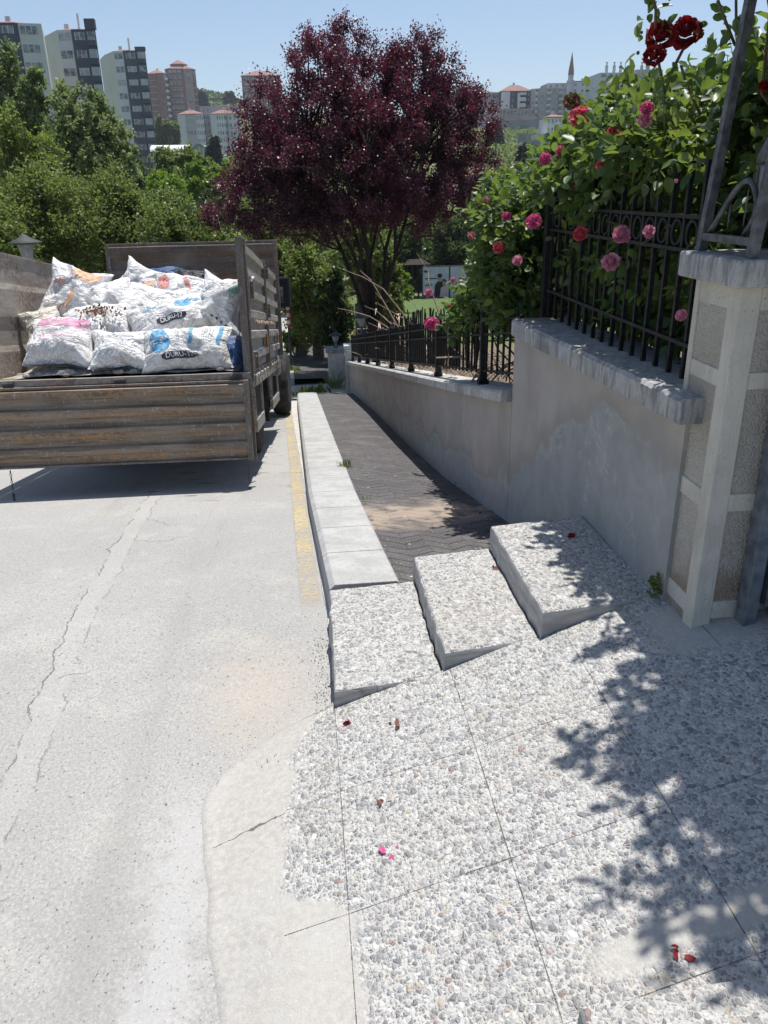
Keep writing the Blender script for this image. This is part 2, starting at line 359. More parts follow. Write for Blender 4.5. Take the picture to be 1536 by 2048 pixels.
simple('yellow_sign', (.5, .42, .12), None, 6, .6)
simple('lamp_grey', (.07, .075, .075), (.05, .05, .05), 12, .7)
g = G('lamp_glass'); M['lamp_glass'] = g.fin(g.mix(g.ss(g.noise(g.pos(), 20, 4), .3, .7), (.30, .32, .33), (.20, .21, .22)), .25, None, .5)

def m_bag(name, c1=(.78, .77, .75), c2=(.69, .685, .685)):
    g = G(name); p = g.pos('obj')
    col = g.mix(g.ss(g.noise(p, 8, 5), .35, .7), c1, c2)
    col = g.mix(g.ss(g.noise(p, 5, 6, .65), .52, .70, 0, .55), col, (.47, .42, .35))
    wr = g.noise(g.scalev(p, (1, 2.2, 1)), 8, 5, .5, 1.8)
    wr2 = g.m2('ABSOLUTE', g.m2('SUBTRACT', g.noise(p, 7, 5, .55, 1.2), .5))
    wv = g.noise(p, 420, 2)
    h = g.m2('ADD', g.m2('MULTIPLY', wr, .9), g.m2('ADD', g.m2('MULTIPLY', g.ss(wr2, 0, .09), .55), g.m2('MULTIPLY', wv, .05)))
    M[name] = g.fin(col, .5, g.bump(h, .014), .4)
m_bag('bag_white'); m_bag('bag_cream', (.70, .66, .56), (.58, .53, .44)); m_bag('bag_grey', (.62, .63, .66), (.52, .54, .58))
m_bag('bag_black', (.015, .015, .017), (.03, .03, .034)); m_bag('bag_blue', (.045, .11, .26), (.03, .07, .18))
simple('print_blue', (.05, .36, .66), (.12, .42, .68), 12, .5, kind='obj')
simple('print_black', (.03, .03, .035), (.08, .08, .09), 25, .6)
simple('print_white', (.75, .75, .76), (.62, .62, .64), 25, .6)
simple('print_pink', (.72, .25, .42), (.74, .45, .55), 25, .6)
simple('print_red', (.62, .14, .12), (.7, .35, .30), 22, .6)
simple('print_orange', (.75, .36, .16), (.76, .52, .34), 18, .6)
simple('print_green', (.25, .5, .42), None, 18, .6)
simple('print_grey', (.30, .31, .38), (.45, .46, .50), 18, .6)

m_leaf('purple_leaf', [(0, (.016, .007, .013)), (.45, (.054, .017, .032)), (.78, (.125, .038, .060)), (1, (.27, .16, .19))], .42, .25, (.36, .035, .10), .5)  # palest stop paints pinkish-grey leaf glints into the colour
m_leaf('rose_leaf', [(0, (.045, .085, .036)), (.55, (.09, .155, .06)), (.85, (.16, .24, .08)), (1, (.30, .35, .08))], .42, .38, (.30, .42, .04), .42)
m_leaf('poplar_leaf', [(0, (.13, .175, .08)), (.6, (.26, .32, .15)), (1, (.42, .47, .29))], .5, .42, (.32, .42, .12), .3)
m_leaf('willow_leaf', [(0, (.09, .115, .03)), (.6, (.18, .21, .06)), (1, (.29, .31, .10))], .5, .45)
m_leaf('bush_leaf', [(0, (.075, .10, .032)), (.6, (.17, .205, .065)), (1, (.31, .34, .13))], .5, .42, (.30, .42, .08), .3)
m_leaf('light_leaf', [(0, (.085, .115, .035)), (.6, (.17, .21, .065)), (1, (.29, .33, .13))], .5, .35)
m_leaf('lime_leaf', [(0, (.10, .18, .02)), (.6, (.20, .30, .03)), (1, (.32, .42, .06))], .5, .35)
m_leaf('dark_leaf', [(0, (.018, .035, .016)), (.6, (.04, .07, .028)), (1, (.085, .13, .05))], .45, .25)
m_leaf('conifer_leaf', [(0, (.02, .04, .025)), (.6, (.04, .07, .04)), (1, (.06, .10, .05))], .6, .1)
m_leaf('grass_blade', [(0, (.08, .12, .03)), (.6, (.15, .20, .05)), (1, (.28, .28, .10))], .6, .3)
m_leaf('pink_petal', [(0, (.55, .05, .20)), (.5, (.68, .10, .30)), (1, (.75, .25, .42))], .5, .3, (.8, .15, .35))
m_leaf('pale_petal', [(0, (.60, .18, .30)), (.5, (.70, .30, .42)), (1, (.78, .48, .55))], .5, .3, (.8, .3, .4))
m_leaf('coral_petal', [(0, (.62, .05, .10)), (.5, (.72, .10, .16)), (1, (.78, .28, .30))], .5, .3, (.8, .15, .2))
m_leaf('red_petal', [(0, (.14, .002, .006)), (.5, (.26, .004, .010)), (1, (.42, .010, .018))], .6, .2, (.5, .01, .02))
m_leaf('dry_petal', [(0, (.16, .06, .05)), (1, (.28, .12, .09))], .8, .1)

# ------------------------------------------------------------------ mesh helpers
class MB:
    def __init__(s): s.v = []; s.f = []; s.mi = []
    def add(s, vs, fs, mi=0):
        b = len(s.v); s.v += [tuple(v) for v in vs]; s.f += [tuple(i + b for i in f) for f in fs]; s.mi += [mi] * len(fs); return s
    def hexa(s, c, mi=0):
        """8 corners: bottom 0-3 ccw, top 4-7"""
        return s.add(c, [(3, 2, 1, 0), (4, 5, 6, 7), (0, 1, 5, 4), (1, 2, 6, 5), (2, 3, 7, 6), (3, 0, 4, 7)], mi)
    def box(s, x0, x1, y0, y1, z0, z1, mi=0, T=None):
        c = [Vector(q) for q in ((x0, y0, z0), (x1, y0, z0), (x1, y1, z0), (x0, y1, z0), (x0, y0, z1), (x1, y0, z1), (x1, y1, z1), (x0, y1, z1))]
        if T is not None: c = [T @ q for q in c]
        return s.hexa(c, mi)
    def beam(s, a, b, w, h, up=(0, 0, 1), mi=0):
        a = Vector(a); b = Vector(b); d = (b - a).normalized(); up = Vector(up)
        if abs(d.dot(up)) > .95: up = Vector((0, 1, 0))
        r = d.cross(up).normalized(); u = r.cross(d)
        c = []
        for q in (a, b):
            c += [q - r * w / 2 - u * h / 2, q + r * w / 2 - u * h / 2, q + r * w / 2 + u * h / 2, q - r * w / 2 + u * h / 2]
        return s.add(c, [(0, 1, 2, 3), (7, 6, 5, 4), (0, 4, 5, 1), (1, 5, 6, 2), (2, 6, 7, 3), (3, 7, 4, 0)], mi)
    def tube(s, pts, rad, n=6, mi=0, cap=True):
        pts = [Vector(p) for p in pts]
        if not hasattr(rad, '__len__'): rad = [rad] * len(pts)
        vs = []; fs = []
        ref = Vector((.31, .17, .93))
        for i, p in enumerate(pts):
            d = (pts[min(i + 1, len(pts) - 1)] - pts[max(i - 1, 0)])
            if d.length < 1e-9: d = Vector((0, 0, 1))
            d.normalize()
            if abs(d.dot(ref)) > .97: ref = Vector((1, 0, 0))
            a = d.cross(ref).normalized(); b = d.cross(a)
            for k in range(n):
                t = 2 * PI * k / n; vs.append(p + (a * math.cos(t) + b * math.sin(t)) * rad[i])
        for i in range(len(pts) - 1):
            for k in range(n): fs.append((i * n + k, i * n + (k + 1) % n, (i + 1) * n + (k + 1) % n, (i + 1) * n + k))
        if cap: fs.append(tuple(range(n))[::-1]); fs.append(tuple(range((len(pts) - 1) * n, len(pts) * n)))
        return s.add(vs, fs, mi)
    def lathe(s, c, prof, n=20, axis='z', mi=0):
        c = Vector(c); vs = []; fs = []
        for r, h in prof:
            for k in range(n):
                t = 2 * PI * k / n; q = (r * math.cos(t), r * math.sin(t), h)
                if axis == 'x': q = (h, q[0], q[1])
                if axis == 'y': q = (q[0], h, q[1])
                vs.append(c + Vector(q))
        for i in range(len(prof) - 1):
            for k in range(n): fs.append((i * n + k, i * n + (k + 1) % n, (i + 1) * n + (k + 1) % n, (i + 1) * n + k))
        fs.append(tuple(range(n))[::-1]); fs.append(tuple(range((len(prof) - 1) * n, len(prof) * n)))
        return s.add(vs, fs, mi)
    def build(s, name, mat, parent=None, local=False, smooth=False, bevel=0.0, **tags):
        me = bpy.data.meshes.new(name); vs = s.v
        if parent is not None and not local:
            inv = wm(parent).inverted(); vs = [inv @ Vector(v) for v in vs]
        me.from_pydata([tuple(v) for v in vs], [], s.f)
        mats = mat if isinstance(mat, (list, tuple)) else [mat]
        for m_ in mats: me.materials.append(M[m_] if isinstance(m_, str) else m_)
        if len(mats) > 1: me.polygons.foreach_set('material_index', s.mi)
        if smooth: me.polygons.foreach_set('use_smooth', [True] * len(me.polygons))
        me.update()
        o = bpy.data.objects.new(name, me); COL.objects.link(o)
        if parent is not None: o.parent = parent
        if bevel:
            b = o.modifiers.new('bevel', 'BEVEL'); b.width = bevel; b.segments = 2; b.limit_method = 'ANGLE'
        for k, v in tags.items():
            if v is not None: o['category' if k == 'cat' else k] = v
        return o
def wm(o):
    m = o.matrix_basis.copy()
    return wm(o.parent) @ m if o.parent else m
def thing(name, label, cat, loc=(0, 0, 0), group=None, mat=None):
    o = bpy.data.objects.new(name, None); COL.objects.link(o); o.empty_display_size = .1
    if mat is not None: o.matrix_basis = mat
    else: o.location = loc
    o['label'] = label; o['category'] = cat
    if group: o['group'] = group
    return o
def sheet(name, fz, xs, ys, mat, **tags):
    """height-field sheet"""
    b = MB(); nx = len(xs)
    b.v = [(x, y, fz(x, y)) for y in ys for x in xs]
    b.f = [(j * nx + i, j * nx + i + 1, (j + 1) * nx + i + 1, (j + 1) * nx + i) for j in range(len(ys) - 1) for i in range(nx - 1)]
    b.mi = [0] * len(b.f)
    return b.build(name, mat, smooth=True, **tags)
def ribbon(name, L, R, mat, n=1, parent=None, dz=0.0, **tags):
    b = MB()
    for (a, c) in zip(L, R):
        for k in range(n + 1):
            q = Vector(a).lerp(Vector(c), k / n); b.v.append((q.x, q.y, q.z + dz))
    for j in range(len(L) - 1):
        for i in range(n): b.f.append((j * (n + 1) + i, j * (n + 1) + i + 1, (j + 1) * (n + 1) + i + 1, (j + 1) * (n + 1) + i))
    b.mi = [0] * len(b.f)
    return b.build(name, mat, parent, smooth=True, **tags)
def interp(x, pts):
    return float(np.interp(x, [p[0] for p in pts], [p[1] for p in pts]))

TPL = {
 'quad': (np.array([(0, 0, 0), (.5, .5, .06), (1, 0, 0), (.5, -.5, .06)]), [(0, 1, 2, 3)]),
 'oval': (np.array([(0, 0, 0), (.5, 0, -.05), (1, 0, -.14), (.14, .33, .07), (.45, .5, .10), (.8, .33, .02), (.14, -.33, .07), (.45, -.5, .10), (.8, -.33, .02)]),
          [(0, 1, 4, 3), (1, 2, 5, 4), (0, 6, 7, 1), (1, 7, 8, 2)]),
 'tri': (np.array([(0, -.18, 0), (1, 0, 0), (0, .18, 0)]), [(0, 1, 2)]),
}
def leaves(name, Pt, D, size, ratio, mat, parent, shape='quad', rng=RNG, nbias=(0, 0, .5), tint=None, **tags):
    tp, tf = TPL[shape]; n = len(Pt); nv = len(tp)
    D = D / np.maximum(np.linalg.norm(D, axis=1, keepdims=True), 1e-9)
    Nn = rng.normal(size=(n, 3)) * .6 + np.array(nbias); Nn -= D * (Nn * D).sum(1, keepdims=True)
    Nn /= np.maximum(np.linalg.norm(Nn, axis=1, keepdims=True), 1e-9); S = np.cross(D, Nn)
    sz = size * rng.uniform(.65, 1.25, n)
    V = Pt[:, None, :] + sz[:, None, None] * (tp[None, :, 0:1] * D[:, None, :] + ratio * tp[None, :, 1:2] * S[:, None, :] + tp[None, :, 2:3] * Nn[:, None, :] * 1.0)
    V = V.reshape(-1, 3)
    if parent is not None:
        Mi = np.array(wm(parent).inverted()); V = V @ Mi[:3, :3].T + Mi[:3, 3]
    F = []; k = len(tf[0])
    base = (np.arange(n) * nv)[:, None, None]; F = (base + np.array(tf)[None]).reshape(-1)
    nf = n * len(tf)
    me = bpy.data.meshes.new(name); me.vertices.add(n * nv); me.vertices.foreach_set('co', V.astype(np.float32).ravel())
    me.loops.add(nf * k); me.loops.foreach_set('vertex_index', F.astype(np.int32))
    me.polygons.add(nf); me.polygons.foreach_set('loop_start', (np.arange(nf) * k).astype(np.int32))
    if shape == 'oval': me.polygons.foreach_set('use_smooth', [True] * nf)
    if tint is None: tint = np.clip(rng.normal(.5, .24, n), 0, 1)
    at = me.attributes.new('tint', 'FLOAT', 'FACE'); at.data.foreach_set('value', np.repeat(tint, len(tf)).astype(np.float32))
    me.materials.append(M[mat]); me.update(calc_edges=True)
    o = bpy.data.objects.new(name, me); COL.objects.link(o)
    if parent is not None: o.parent = parent
    for kk, v in tags.items():
        if v is not None: o['category' if kk == 'cat' else kk] = v
    return o

def curve_pts(a, b, n=5, sag=0.0, wob=0.0, rng=random):
    a = Vector(a); b = Vector(b); L = (b - a).length; out = []
    for i in range(n + 1):
        t = i / n; q = a.lerp(b, t); q.z += sag * L * math.sin(PI * t)
        if 0 < i < n: q += Vector((rng.uniform(-1, 1), rng.uniform(-1, 1), rng.uniform(-1, 1))) * wob * L
        out.append(q)
    return out

def tree(name, label, cat, base, blobs, nclump, shoots, per, leaf, mat, trunk=.12, bark='bark_grey', ratio=.6, shoot=.5, up=.5, stems=3,
         fork=.35, group=None, seed=1, shape='quad', spread=.10, shell=.45, twigs=.35, droop=False, limbw=1.0, gapt=-.28, fan=.42):
    rng = np.random.default_rng(seed); rd = random.Random(seed)
    base = Vector(base); t = thing(name, label, cat, base, group)
    B = np.array(blobs, float); w = np.prod(B[:, 3:6], axis=1) ** .8; w /= w.sum()
    cc = (B[:, :3] * w[:, None]).sum(0)
    bi = rng.choice(len(B), nclump, p=w); d = rng.normal(size=(nclump, 3)); d /= np.linalg.norm(d, axis=1, keepdims=True)
    r = rng.random(nclump) ** shell; C = B[bi, :3] + d * r[:, None] * B[bi, 3:6]
    gap = np.array([noise.noise(Vector(c * 1.3 / max(.3, shoot * 1.6))) for c in C]); C = C[gap > gapt]; n = len(C)
    S = np.repeat(C, shoots, axis=0); m_ = len(S)
    out = S - np.array([cc[0], cc[1], min(base.z + 1, cc[2])]); out /= np.maximum(np.linalg.norm(out, axis=1, keepdims=True), 1e-6)
    sd = out * .55 + np.array([0, 0, -.9 if droop else up]) + rng.normal(size=(m_, 3)) * .55
    sd /= np.linalg.norm(sd, axis=1, keepdims=True); sl_ = shoot * rng.uniform(.35, 1.15, m_)
    tt = rng.random((m_, per)); Pt = S[:, None, :] + sd[:, None, :] * (tt * sl_[:, None])[:, :, None] + rng.normal(size=(m_, per, 3)) * spread * shoot
    Dd = sd[:, None, :] * .6 + rng.normal(size=(m_, per, 3)) * .7 + np.array([0, 0, -.15])
    ct = np.repeat(rng.normal(0, .10, n), shoots)
    tint = np.clip(rng.normal(.45, .22, (m_, per)) + ct[:, None], 0, 1)
    # trunk and limbs
    b = MB(); zt = base.z + fork
    fk = Vector((base.x, base.y, zt))
    b.tube([base - Vector((0, 0, .15)), base + Vector((.0, 0, fork * .4)), fk], [trunk * 1.35, trunk * 1.05, trunk], 9)
    order = rng.permutation(n)[:max(8, n // 5)]
    heads = []
    for k in range(stems):
        a = 2 * PI * k / stems + rd.uniform(-.4, .4)
        tgt = Vector((cc[0], cc[1], cc[2])) + Vector((math.cos(a) * B[:, 3].max() * fan, math.sin(a) * B[:, 4].max() * fan, rd.uniform(-.1, .3) * B[:, 5].max()))
        pts = curve_pts(fk, tgt, 6, .10, .03, rd); rr = [trunk * limbw * (.62 - .075 * i) for i in range(7)]
        b.tube(pts, rr, 7); heads.append(pts)
    for i in order:
        c = Vector(C[i]); hp = min((h[q] for h in heads for q in (1, 2, 3, 4, 5)), key=lambda q: (q - c).length + max(0, q.z - c.z) * 2)
        pts = curve_pts(hp, c, 4, .08, .05, rd); b.tube(pts, [trunk * .26 * limbw, trunk * .2 * limbw, trunk * .15, trunk * .1, trunk * .05], 5)
    b.build('trunk', bark, t, smooth=True)
    if twigs > 0:
        b2 = MB()
        for i in rng.permutation(m_)[:int(m_ * twigs)]:
            a = Vector(S[i]); b2.tube([a, a + Vector(sd[i] * sl_[i])], [trunk * .06, trunk * .025], 3, cap=False)
        b2.build('twigs', bark, t)
    leaves('crown', Pt.reshape(-1, 3), Dd.reshape(-1, 3), leaf, ratio, mat, t, shape, rng, tint=tint.ravel())
    return t

# ------------------------------------------------------------------ ground levels
ROADP = [(-8, -1.635), (2.3, -1.635), (2.9, -1.645), (3.4, -1.72), (13.5, -3.385), (16, -3.62), (22, -4.15), (35, -5.15), (55, -6.85), (70, -7.7)]
def zr(y): return interp(y, ROADP)
GP = [(-30, -1.9), (2.5, -1.9), (13.5, -3.6), (35, -5.35), (55, -7.0), (90, -8.0), (140, -5), (200, 0), (250, 4), (300, 10), (350, 15), (400, 22), (450, 29), (520, 36), (600, 44), (700, 50), (900, 40), (1400, 0)]
GPL = [(140, -5), (200, -4), (300, 0), (420, 6), (470, 14), (520, 27), (600, 42), (700, 48), (900, 40), (1400, 0)]
def zg(x, y):
    z = interp(y, GP)
    if x < -15 and y > 140: z += (interp(y, GPL) - z) * min(1, (-15 - x) / 25)
    if y > 520:
        z += 38 * math.exp(-((x + 95) / 90) ** 2) * math.exp(-((y - 800) / 130) ** 2)
    if y > 30: z += 0.6 * noise.noise(Vector((x * .03, y * .03, 0))) * min(1, (y - 30) / 60)
    return z

def m_terrain():
    g = G('grassy_ground'); p = g.pos(); x, y, z = g.xyz(p)
    c = g.mix(g.ss(g.noise(p, .035, 7, .65), .35, .65), (.17, .17, .085), (.105, .14, .05))
    c = g.mix(g.ss(g.noise(p, .15, 6, .7), .48, .60, 0, .8), c, (.055, .085, .03))
    c = g.mix(g.ss(g.noise(p, .4, 6), .58, .68, 0, .5), c, (.27, .23, .16))
    near = g.ss(y, 25, 60)
    c = g.mix(near, g.mix(g.ss(g.noise(p, 3, 6), .35, .65), (.12, .16, .045), (.17, .14, .09)), c)
    M['terrain'] = g.fin(c, .95, g.bump(g.noise(p, 1.5, 5), .2), .1)
m_terrain()
ys = [-30, -8, 0, 2.5, 5, 8, 11, 13.5, 17, 22, 28, 35] + list(range(42, 120, 7)) + list(range(120, 1000, 14)) + [1100, 1250, 1400]
xs = [-1200, -900, -600] + list(range(-420, -60, 20)) + list(range(-60, 60, 6)) + list(range(60, 430, 20)) + [600, 900, 1200]
sheet('ground', zg, xs, ys, 'terrain', kind='structure')
rys = sorted(set([round(float(q), 3) for q in np.arange(-6, 16, .25)] + [2.3, 2.9, 3.4, 22, 35, 55] + [float(q) for q in np.arange(16, 70, 1.5)]))
sheet('road', lambda x, y: zr(y) + (.012 * noise.noise(Vector((x * .7, y * .7, 0))) if x < -.9 else 0), list(np.linspace(-5.2, .60, 30)), rys, 'road', kind='structure')

# pavement beside the wall
KL = [(2.84, .035), (4.85, -.049), (7.0, -.098), (11.9, -.206), (13.4, -.225)]
KR = [(2.84, .325), (4.76, .259), (7.0, .215), (13.4, .105)]
WX = [(2.27, 1.13), (2.97, 1.12), (4.05, 1.04), (5.35, .96), (7.15, .90), (9.87, .82), (14.6, .70)]
WZ = [(2.97, -1.60), (4.05, -1.755), (5.35, -1.992), (7.15, -2.284), (9.87, -2.688), (14.57, -3.488)]
def ztop(y): return -1.494 - .165 * (y - 2.84)
yy = list(np.arange(2.75, 13.35, .12)) + [13.35]
ribbon('pavement', [(interp(y, KR) - .01, y, ztop(y) - .008) for y in yy], [(interp(y, WX) + .05, y, interp(y, WZ) if y > 4 else ztop(y) - .06) for y in yy], 'paver', 8, kind='structure')
b = MB(); y = 2.86
while y < 13.3:
    y2 = min(y + .48, 13.38); ch = .022
    a = []
    for q in (y + .003, y2 - .003):
        l = interp(q, KL); r = interp(q, KR); z = ztop(q)
        a.append([(l - .012, q, z - .30), (r, q, z - .30), (r, q, z - .012), (r - .012, q, z), (l + ch, q, z), (l - .002, q, z - ch)])
    b.add(a[0] + a[1], [(5, 4, 3, 2, 1, 0), (6, 7, 8, 9, 10, 11)] + [(i, (i + 1) % 6, (i + 1) % 6 + 6, i + 6) for i in range(6)])
    y = y2
b.build('kerb', 'kerb_stone', kind='structure', bevel=.004)
# painted kerbside line, gutter and soil line
g = G('worn_yellow_paint'); p = g.pos()
px__, py__, pz__ = g.xyz(p)
ed_ = g.m2('PINGPONG', g.m2('ADD', g.m2('ADD', px__, .095), g.m2('MULTIPLY', g.m2('SUBTRACT', py__, 2.86), .0357)), .05)
wr = g.ss(g.m2('ADD', g.m2('ADD', g.noise(p, 48, 8, .75), g.m2('MULTIPLY', g.noise(p, 2.5, 3), .35)), g.m2('ADD', g.ss(ed_, 0, .014, .22, 0), g.ss(py__, 2.8, 4.2, .10, 0))), .52, .86, 0, .88)
g.fin(g.mix(wr, g.mix(g.ss(g.noise(p, 5, 4), .3, .7), (.60, .46, .22), (.58, .49, .30)), (.42, .405, .375)), .85, g.bump(g.noise(p, 150, 4), .003), .2); g.put(g.b.inputs['Alpha'], g.m2('MULTIPLY', g.m2('SUBTRACT', .80, g.m2('MULTIPLY', wr, .62)), g.m2('MULTIPLY', g.ss(ed_, 0, .006), g.ss(py__, 2.86, 3.15)))); M['yellow'] = g.m
YL = [(2.86, -.095), (11.0, -.385), (13.4, -.44)]; YR = [(2.86, .005), (11.0, -.295), (13.4, -.35)]
yy = [2.86, 2.9, 3.4] + list(np.arange(3.5, 13.5, .3))
ribbon('yellow_line', [(interp(y, YL), y, zr(y) + .003) for y in yy], [(interp(y, YR), y, zr(y) + .003) for y in yy], 'yellow', kind='structure')
yy = [2.6, 2.75, 2.9, 3.15, 3.4] + list(np.arange(3.5, 13.5, .2))
ribbon('gutter', [(interp(y, YR) + .012 + .008 * noise.noise(Vector((0, y * 3, 1))), y, zr(y) + .0065) for y in yy], [(interp(y, KL) - .004, y, zr(y) + .0075) for y in yy], 'gutter', kind='structure')

# ------------------------------------------------------------------ driveway apron of exposed pebbles
def zp(x): return -1.55 + .23 * x
bnd = [(1.144, -.265), (1.35, -.31), (1.6, -.35), (1.83, -.385), (1.93, -.33), (2.05, -.24), (2.13, -.153), (2.20, -.03), (2.26, .03)]
yy = [-4, -1, .4, .8] + list(np.arange(1.0, 1.9, .05)) + list(np.arange(1.9, 3.01, .1))
Lp = []; 
for y0_ in yy:
    y = y0_ if y0_ < 1.9 else 1.9 + (y0_ - 1.9) / 1.1 * .36
    x = interp(y, bnd) + .012 * noise.noise(Vector((0, y * 7, 3)))
    Lp.append((x, y, max(zp(x), zr(y) + .003), y0_))
b = MB(); nx = 40
def ycut(x): return interp(x, [(-.03, 2.26), (.012, 2.20), (.03, 2.118), (.36, 2.158), (.72, 2.203), (1.08, 2.25), (1.14, 2.55), (1.2, 2.9)]) if x < 1.2 else 3.0
def ztr(x): return -1.488 if x < .384 else (-1.402 if x < .717 else -1.298)
for a in Lp:
    b.v.append((a[0] - .004, a[1], zr(a[1]) - .006))
    for k in range(nx):
        x = a[0] + (3.6 - a[0]) * (k / (nx - 1)) ** 1.4
        y = a[3]
        if y > 1.9 and x < 1.2: y = 1.9 + (y - 1.9) / 1.1 * (ycut(x) - 1.9)
        z = zp(x) + .004 * noise.noise(Vector((x * 3, y * 3, 0)))
        if 0 < x < 1.14: z -= max(0, z - ztr(x) - .001) * min(1, max(0, (y - 1.95) / .17))
        ed = x - a[0]
        if x < .0: z = (zr(y) + .0015) + (max(z, zr(y) + .002) - zr(y) - .0015) * min(1, ed / .13) ** .8
        b.v.append((x, y, z))
for j in range(len(Lp) - 1):
    for i in range(nx): q = j * (nx + 1) + i; b.f.append((q, q + 1, q + nx + 2, q + nx + 1))
b.mi = [0] * len(b.f)
drv = b.build('driveway', 'pebble', kind='structure', smooth=True)
# open crack across the apron
ck = [(430, 1690), (455, 1689), (478, 1679), (500, 1674), (515, 1660), (532, 1652), (548, 1638), (562, 1631)]
def onp(px, py):
    d = P(px, py, 1.0); t = -1.55 / (d.z - .23 * d.x); return d * t
cp = [onp(*c) for c in ck]
L = []; R = []
for i, q in enumerate(cp):
    w = [.0004, .0009, .0006, .0014, .0010, .003, .005, .001][i]; L.append(q + Vector((0, w, .0042))); R.append(q + Vector((0, -w * .4, .0042)))

# steps
def step(label, fl, fr, br, bl, z, grp='pebble steps beside the driveway'):
    b = MB(); c0 = Vector((fl[0], fl[1], z - .3)); t = thing('stone_step', label, 'step', (fl[0], fl[1], z), grp)
    n = 40; top = []
    corners = [fl, fr, br, bl]
    ring = []
    for k in range(4):
        a = Vector(corners[k]); c = Vector(corners[(k + 1) % 4])
        for i in range(n):
            q = a.lerp(c, i / n); s = noise.noise(Vector((q.x * 14, q.y * 14, z))) * .005 - max(0, noise.noise(Vector((q.x * 30, q.y * 30, z))) - .25) * .015
            ring.append((q.x + s, q.y + s * .7))
    m_ = len(ring); cx = sum(q[0] for q in ring) / m_; cy = sum(q[1] for q in ring) / m_
    vs = []
    for (dz, ins) in ((-.42, -.010), (-.06, -.002), (-.014, .0), (-.005, .0035), (0, .013)):
        for (x, y) in ring:
            d = Vector((cx - x, cy - y)); d.normalize()
            vs.append((x + d.x * ins, y + d.y * ins, z + dz + (.002 * noise.noise(Vector((x * 20, y * 20, dz))) if dz > -.1 else 0)))
    vs.append((cx, cy, z))
    fs = []
    for r in range(4):
        for k in range(m_): fs.append((r * m_ + k, r * m_ + (k + 1) % m_, (r + 1) * m_ + (k + 1) % m_, (r + 1) * m_ + k))
    for k in range(m_): fs.append((4 * m_ + k, 4 * m_ + (k + 1) % m_, 5 * m_))
    b.add(vs, fs); b.build('tread', 'pebble', t)
step('lowest pebble step, beside the road, its front tapering into the ramp', (.024, 2.112), (.382, 2.156), (.380, 2.842), (.033, 2.81), -1.488)
step('middle pebble step between the lowest and the highest one', (.386, 2.152), (.716, 2.20), (.708, 2.928), (.384, 2.888), -1.402)
step('highest pebble step, against the plastered wall', (.720, 2.190), (1.145, 2.25), (1.118, 2.97), (.712, 2.921), -1.298)

def atz(px, py, z):
    d = P(px, py, 1.0); return d * (z / d.z)
a_ = atz(1160, 2010, -1.352); c_ = atz(1600, 1940, -1.352)
step('pebble step at the lower right edge, with a cement seam behind it', (a_.x - .01, .62), (1.5, .66), (c_.x + .45, c_.y + .03), (a_.x, a_.y), -1.352)
# ------------------------------------------------------------------ walls
CT = [(2.12, -.59), (3.9, -.61)]
uw = thing('garden_wall', 'high plastered garden wall with wide weathered coping and grey damp patches, next to the stone pillar', 'wall', (1.13, 2.3, -1.3))
b = MB(); ys_ = list(np.linspace(2.2, 3.93, 16)); vs = []
for y in ys_:
    x = interp(y, WX); vs += [(x, y, -2.3), (x + .22, y, -2.3), (x + .22, y, -.668), (x, y, -.668)]
b.add(vs, [(i * 4 + k, i * 4 + (k + 1) % 4, i * 4 + (k + 1) % 4 + 4, i * 4 + k + 4) for i in range(15) for k in range(4)] + [(3, 2, 1, 0), (60, 61, 62, 63)])
b.build('wall', 'plaster', uw, smooth=False)
def coping(par, F, T, th, depth, mat, nseg=24, chips=.0026):
    """F: list (y,x_front), T: (y,ztop)"""
    ys_ = list(np.linspace(F[0][0], F[-1][0], nseg)); vs = []
    for i, y in enumerate(ys_):
        x = interp(y, F); z = interp(y, T); c = chips * noise.noise(Vector((y * 13, 0, z))); c2 = chips * noise.noise(Vector((y * 17, 5, z)))
        vs += [(x + c, y, z - th + c2), (x + depth, y, z - th), (x + depth, y, z), (x + .012, y, z + c * .5), (x + c, y, z - .012 + c2)]
    fs = [(i * 5 + k, i * 5 + (k + 1) % 5, i * 5 + (k + 1) % 5 + 5, i * 5 + k + 5) for i in range(nseg - 1) for k in range(5)]
    fs += [(4, 3, 2, 1, 0), tuple(range(nseg * 5 - 5, nseg * 5))]
    bb = MB(); bb.add(vs, fs); return bb.build('coping', mat, par)
coping(uw, [(2.13, 1.075), (3.88, 1.015)], [(2.13, -.583), (3.88, -.612)], .078, .30, 'coping_stone', 30)
lw = thing('garden_wall', 'low plastered wall running down the slope under the black railing', 'wall', (1.0, 3.9, -1.75))
b = MB(); ys_ = list(np.linspace(3.935, 13.95, 40)); vs = []
CF = [(3.85, .995), (5.05, .92), (9.0, .805), (14.0, .655)]; CZ = [(3.85, -.972), (5.05, -1.192), (14.0, -2.84)]
for y in ys_:
    x = interp(y, WX) + .0; z = interp(y, CZ) - .062; vs += [(x, y, z - 1.1), (x + .2, y, z - 1.1), (x + .2, y, z), (x, y, z)]
b.add(vs, [(i * 4 + k, i * 4 + (k + 1) % 4, i * 4 + (k + 1) % 4 + 4, i * 4 + k + 4) for i in range(39) for k in range(4)] + [(3, 2, 1, 0), (156, 157, 158, 159)])
b.build('wall', 'plaster', lw)
coping(lw, [(y, interp(y, CF)) for y in (3.936, 5.05, 9, 14)], CZ, .060, .27, 'lower_coping', 60)

# pillar
pl = thing('gate_pillar', 'beige stone gate pillar with rough panels, smooth corner strip and wide grey cap', 'pillar', (1.27, 2.14, -1.3))
b = MB(); b.box(1.145, 1.395, 2.022, 2.262, -1.75, -.256); b.build('shaft', 'rough_stone', pl)
b = MB()
